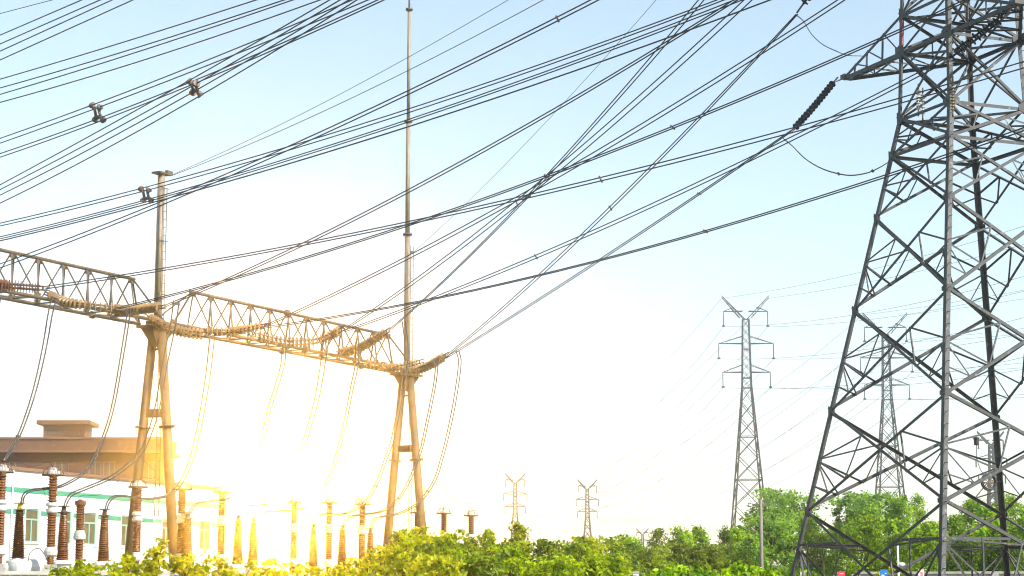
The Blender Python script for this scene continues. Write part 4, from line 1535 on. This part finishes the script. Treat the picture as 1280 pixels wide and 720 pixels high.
MT = [
    (785, 674, 130, 20, 'broad', 'leaf_bright', 'round light green tree beside the tiniest pylon'), (822, 664, 128, 22, 'conifer', 'leaf_olive', 'dark pointed conifer beyond the round light tree'),
    (806, 690, 112, 24, 'broad', 'leaf_olive', 'low dark shrub tree below the pointed conifer'), (853, 662, 132, 20, 'poplar', 'leaf_bright', 'light upright tree first past the pointed conifer'),
    (873, 661, 134, 18, 'poplar', 'leaf_bright', 'light upright tree midway to the clear pylon'), (848, 684, 116, 26, 'broad', 'leaf_olive', 'olive layered tree in front of the upright pair'),
    (880, 686, 116, 24, 'broad', 'leaf_olive', 'olive tree below the midway upright tree'), (905, 661, 128, 16, 'conifer', 'leaf_dark', 'narrow dark conifer under the clear pylon'),
    (921, 662, 134, 18, 'poplar', 'leaf_bright', 'light upright tree between the clear pylon legs'), (940, 672, 126, 18, 'poplar', 'leaf_pale', 'pale upright tree beside the concrete pole'),
    (930, 688, 112, 24, 'conifer', 'leaf_dark', 'drooping dark tree below the clear pylon'), (770, 696, 106, 22, 'broad', 'leaf_olive', 'dull dark shrub at the gap under the round light tree')]
for i, (px, py, Y, hw_, kd, mt, lab) in enumerate(MT):
    tree('tree', lab, px, py - 4, Y, hw_ * 1.2, kd, M[mt], 'mixed trees below the distant pylons', 300 + i, dens=.9)
RT = [
    (978, 620, 158, 30, 'broad', 'leaf_pale', 'round pale green tree just before the outer tower leg'), (962, 650, 150, 20, 'broad', 'leaf_pale', 'darker green tree behind the concrete pole'), (1010, 650, 150, 20, 'conifer', 'leaf_dark', 'dark drooping conifer behind the outer tower leg'), (1030, 672, 146, 22, 'conifer', 'leaf_dark', 'low dark conifer in the gap between tower legs'),
    (1068, 622, 160, 22, 'broad', 'leaf_pale', 'tall pale tree under the pylon between the tower legs'), (1094, 619, 162, 24, 'broad', 'leaf_pale', 'tallest tree between the tower legs'), (1082, 652, 148, 26, 'poplar', 'leaf_poplar', 'green tree fronting the tallest pale tree'),
    (1124, 628, 156, 20, 'poplar', 'leaf_bright', 'bright upright tree before the nearest tower leg'), (1146, 622, 160, 17, 'conifer', 'leaf_poplar', 'pointed tree against the nearest tower leg'), (1160, 660, 146, 22, 'poplar', 'leaf_poplar', 'green tree behind the nearest tower leg'), (1120, 676, 140, 24, 'conifer', 'leaf_dark', 'dark low tree behind the white post'),
    (1190, 652, 150, 20, 'poplar', 'leaf_poplar', 'green tree just past the nearest tower leg'), (1216, 630, 158, 22, 'poplar', 'leaf_bright', 'bright tall tree below the hanging cable coil'), (1234, 640, 154, 20, 'poplar', 'leaf_bright', 'bright tree touching the far tower leg'),
    (1262, 626, 158, 24, 'poplar', 'leaf_poplar', 'tall green tree past the far tower leg'), (1290, 640, 152, 24, 'poplar', 'leaf_bright', 'green tree cut by the picture edge past the tower'), (1205, 676, 140, 30, 'conifer', 'leaf_dark', 'dark tree low between nearest and far tower legs'), (1255, 676, 140, 30, 'conifer', 'leaf_dark', 'dark tree low beyond the far tower leg'),
    (1325, 634, 155, 26, 'poplar', 'leaf_poplar', 'tree mostly beyond the picture edge')]
for i, (px, py, Y, hw_, kd, mt, lab) in enumerate(RT):
    if px > 1310: continue
    tree('tree', lab, px, py - 7, Y, hw_ * 1.4, kd, M[mt], GR, 400 + i, dens=1.0)
FT = [(845, 704, 60, 34, 'bright green bush at the lower edge under the olive trees'), (885, 702, 62, 34, 'bright green bush at the lower edge before the clear pylon'), (925, 701, 64, 30, 'bright green bush at the lower edge near the concrete pole'), (958, 704, 66, 24, 'bright green bush beside the outer tower foot'),
      (1112, 702, 82, 15, 'yellow leaved bush behind the blue sign'), (1012, 709, 84, 22, 'green bush beside the small plate near the outer tower leg')]
for i, (px, py, Y, hw_, lab) in enumerate(FT):
    tree('bush', lab, px, py, Y, hw_, 'bush', M['leaf_bush'] if 'yellow' in lab else M['leaf_bright'], 'bright bushes at the lower edge', 500 + i, leaf=.17, dens=.8, cat='bush')

# ------------------------------------------------------------------ walls, signs and small things
def wall(label, pa, pb, z, pier=4.0):
    d = Vector((pb.x - pa.x, pb.y - pa.y, 0)); L = d.length; d.normalize()
    n_ = Vector((-d.y, d.x, 0))
    t = thing('boundary_wall', label, 'wall', ((pa.x + pb.x) / 2, (pa.y + pb.y) / 2, 0), 'concrete boundary walls')
    c = (pa + pb) / 2
    m = MB(); box(m, (c.x, c.y, z / 2 - .1), L, 0.2, z, d, n_); m.build('panel', M['concrete'], t)
    m = MB(); box(m, (c.x, c.y, z - .04), L, 0.32, 0.10, d, n_); m.build('coping', M['concrete'], t)
    k = int(L / pier)
    for i in range(k + 1):
        q = Vector((pa.x, pa.y, 0)) + d * (L * i / k)
        m = MB(); box(m, (q.x, q.y, z / 2 - .1), 0.36, 0.38, z + .02, d, n_); m.build('pier', M['concrete'], t)
    return t


qa, qb = P(-130, 717, 58), P(255, 717, 61)
wall('grey concrete boundary wall along the lower edge in front of the breaker tank', qa, qb, P(60, 716.5, 59).z + .05)
qa, qb = P(1070, 718, 88), P(1420, 718, 86)
wall('pale concrete boundary wall behind the big tower legs', qa, qb, P(1200, 716, 87).z + .05)

# concrete pole
q = P(951, 624, 105); q0 = P(951.5, 706, 105)
m = MB(); tube(m, [Vector((q0.x, q0.y, -.1)), q], 0.12, 10, True, 0.075)
t = thing('utility_pole', 'slender grey concrete pole in front of the darker green tree', 'utility pole', (q0.x, q0.y, 0))
m.build('pole', M['pole_concrete'], t)
m = MB(); box(m, q - Vector((0, 0, .3)), 0.8, 0.08, 0.09); m.build('crossarm', M['fitting'], t)


def sign(label, px, py, Y, wpx, hpx, mt, marks, mark_mat, cat='sign'):
    """a flat board on a post; marks are rectangles (x, y, w, h) in shares of the board"""
    c = P(px, py, Y)
    sw, sh = wpx / F * Y, hpx / F * Y
    t = thing('sign', label, cat, (c.x, c.y, 0), 'small boards standing at the lower edge')
    m = MB()
    x0, x1, z0, z1, y0, y1 = -sw / 2, sw / 2, -sh / 2, sh / 2, -.02, .02
    r_ = min(sw, sh) * .18
    out_ = []
    for cx, cz, a0 in ((x1 - r_, z1 - r_, 0), (x0 + r_, z1 - r_, 90), (x0 + r_, z0 + r_, 180), (x1 - r_, z0 + r_, 270)):
        for k in range(5):
            a_ = R(a0 + k * 22.5)
            out_.append((cx + r_ * math.cos(a_), cz + r_ * math.sin(a_)))
    n = len(out_)
    m.add([(c.x + x, c.y + y0, c.z + z) for x, z in out_] + [(c.x + x, c.y + y1, c.z + z) for x, z in out_],
          [tuple(range(n)), tuple(range(2 * n - 1, n - 1, -1))] + [(i, n + i, n + (i + 1) % n, (i + 1) % n) for i in range(n)])
    b = m.build('board', M[mt], t)
    m = MB()
    for x, z, ww, hh in marks:
        box(m, (c.x + x * sw, c.y - .024, c.z + z * sh), ww * sw, 0.006, hh * sh)
    if marks: m.build('markings', M[mark_mat], b)
    m = MB(); tube(m, [Vector((c.x, c.y + .05, -.1)), c + Vector((0, .05, sh * .3))], 0.035, 8); m.build('post', M['cap'], t)
    return t


sign('red board just showing at the lower edge between the tower legs', 1052, 722, 78, 9, 15, 'red', [(0, .32, .5, .05)], 'white_paint')
sign('blue board with white marks beside the yellow leaved bush', 1105, 720, 78, 10, 16, 'blue', [(-.15, .05, .35, .09), (.2, .2, .2, .06)], 'white_paint')
sign('small white plate with a red mark near the nearest tower leg', 1151.5, 719, 78, 7, 14, 'white_paint', [(0, .22, .5, .08), (-.21, .05, .08, .3), (.21, .05, .08, .3), (0, -.1, .5, .08), (0, .06, .12, .2)], 'red')
sign('small grey plate with a dark mark near the outer tower leg', 1003.5, 720, 78, 6, 11, 'cap', [(-.15, .12, .3, .1), (.05, -.03, .35, .1)], 'black')

# slim white post with a lamp head
q = P(1122, 680, 80)
t = thing('lamp_post', 'slim white post with a small side head behind the yellow bush', 'post', (q.x, q.y, 0))
m = MB(); tube(m, [Vector((q.x, q.y, -.1)), q], 0.04, 8); m.build('pole', M['white_paint'], t)
m = MB(); h = P(1127, 706, 80); lathe(m, h - Vector((.14, 0, 0)), h + Vector((.14, 0, 0)), [(0, .03), (.05, .08), (.14, .10), (.24, .08), (.28, .03)], 12)
tube(m, [Vector((q.x, q.y, h.z)), h], 0.025, 6); m.build('head', M['cap'], t)

# white hut corner at the bottom between hedge and trees
q = P(792, 716, 100)
t = thing('control_cabinet', 'small white cabinet with a dark opening at the lower edge below the trees', 'cabinet', (q.x, q.y, 0))
hz_ = P(792, 716, 100).z
m = MB(); box(m, (q.x, q.y, hz_ / 2), 0.46, 0.4, hz_); m.build('body', M['white_paint'], t)
m = MB(); box(m, (q.x, q.y - .215, hz_ - .28), 0.28, 0.02, 0.3); m.build('door_panel', M['black'], t)
m = MB(); box(m, (q.x, q.y, hz_ + .03), 0.54, 0.5, 0.05); m.build('lid', M['cap'], t)

# cable coil and splice box on the tower
cc = P(1236, 602.5, 70.2)
t = thing('cable_coil', 'round coil of black cable on a spoked holder hung by the far tower leg', 'cable coil', cc)
m = MB()
fx = Vector((.93, .3, .12)).normalized(); fz = Vector((-.1, .05, 1)).normalized()
for rr, off in ((.27, 0), (.25, .04), (.29, .03), (.26, -.04), (.285, -.02)):
    dep = fx.cross(fz) * off
    tube(m, [cc + dep + (fx * math.cos(a) + fz * math.sin(a)) * rr for a in np.linspace(0, 2 * math.pi, 29)], 0.024, 6, False)
m.build('coiled_cable', M['black'], t)
m = MB()
for k in range(4):
    a = k * math.pi / 4 + .2
    e = fx * math.cos(a) + fz * math.sin(a)
    bar(m, cc - e * .26, cc + e * .26, 0.03, 0.02)
tube(m, [P(1214, 604, 70.4), P(1251, 602, 70.6)], 0.02, 6)
m.build('spoked_holder', M['fitting'], t)
q = P(1220.5, 551.5, 70)
t = thing('splice_box', 'dark cylindrical cable splice box clamped high on the tower bracing', 'splice box', q)
m = MB(); lathe(m, q - Vector((0, 0, .14)), q + Vector((0, 0, .14)), [(0, .06), (.02, .09), (.2, .09), (.22, .11), (.26, .11), (.28, .04)], 12); m.build('canister', M['black'], t)
m = MB(); tube(m, catmull([q - Vector((0, 0, .14)), q + Vector((0, 0, -.6)), q + Vector((.12, 0, -1.0)), cc + Vector((-.1, 0, .28))], 8), 0.012, 5); m.build('cable_tail', M['black'], t)
print('objects', len(bpy.data.objects))
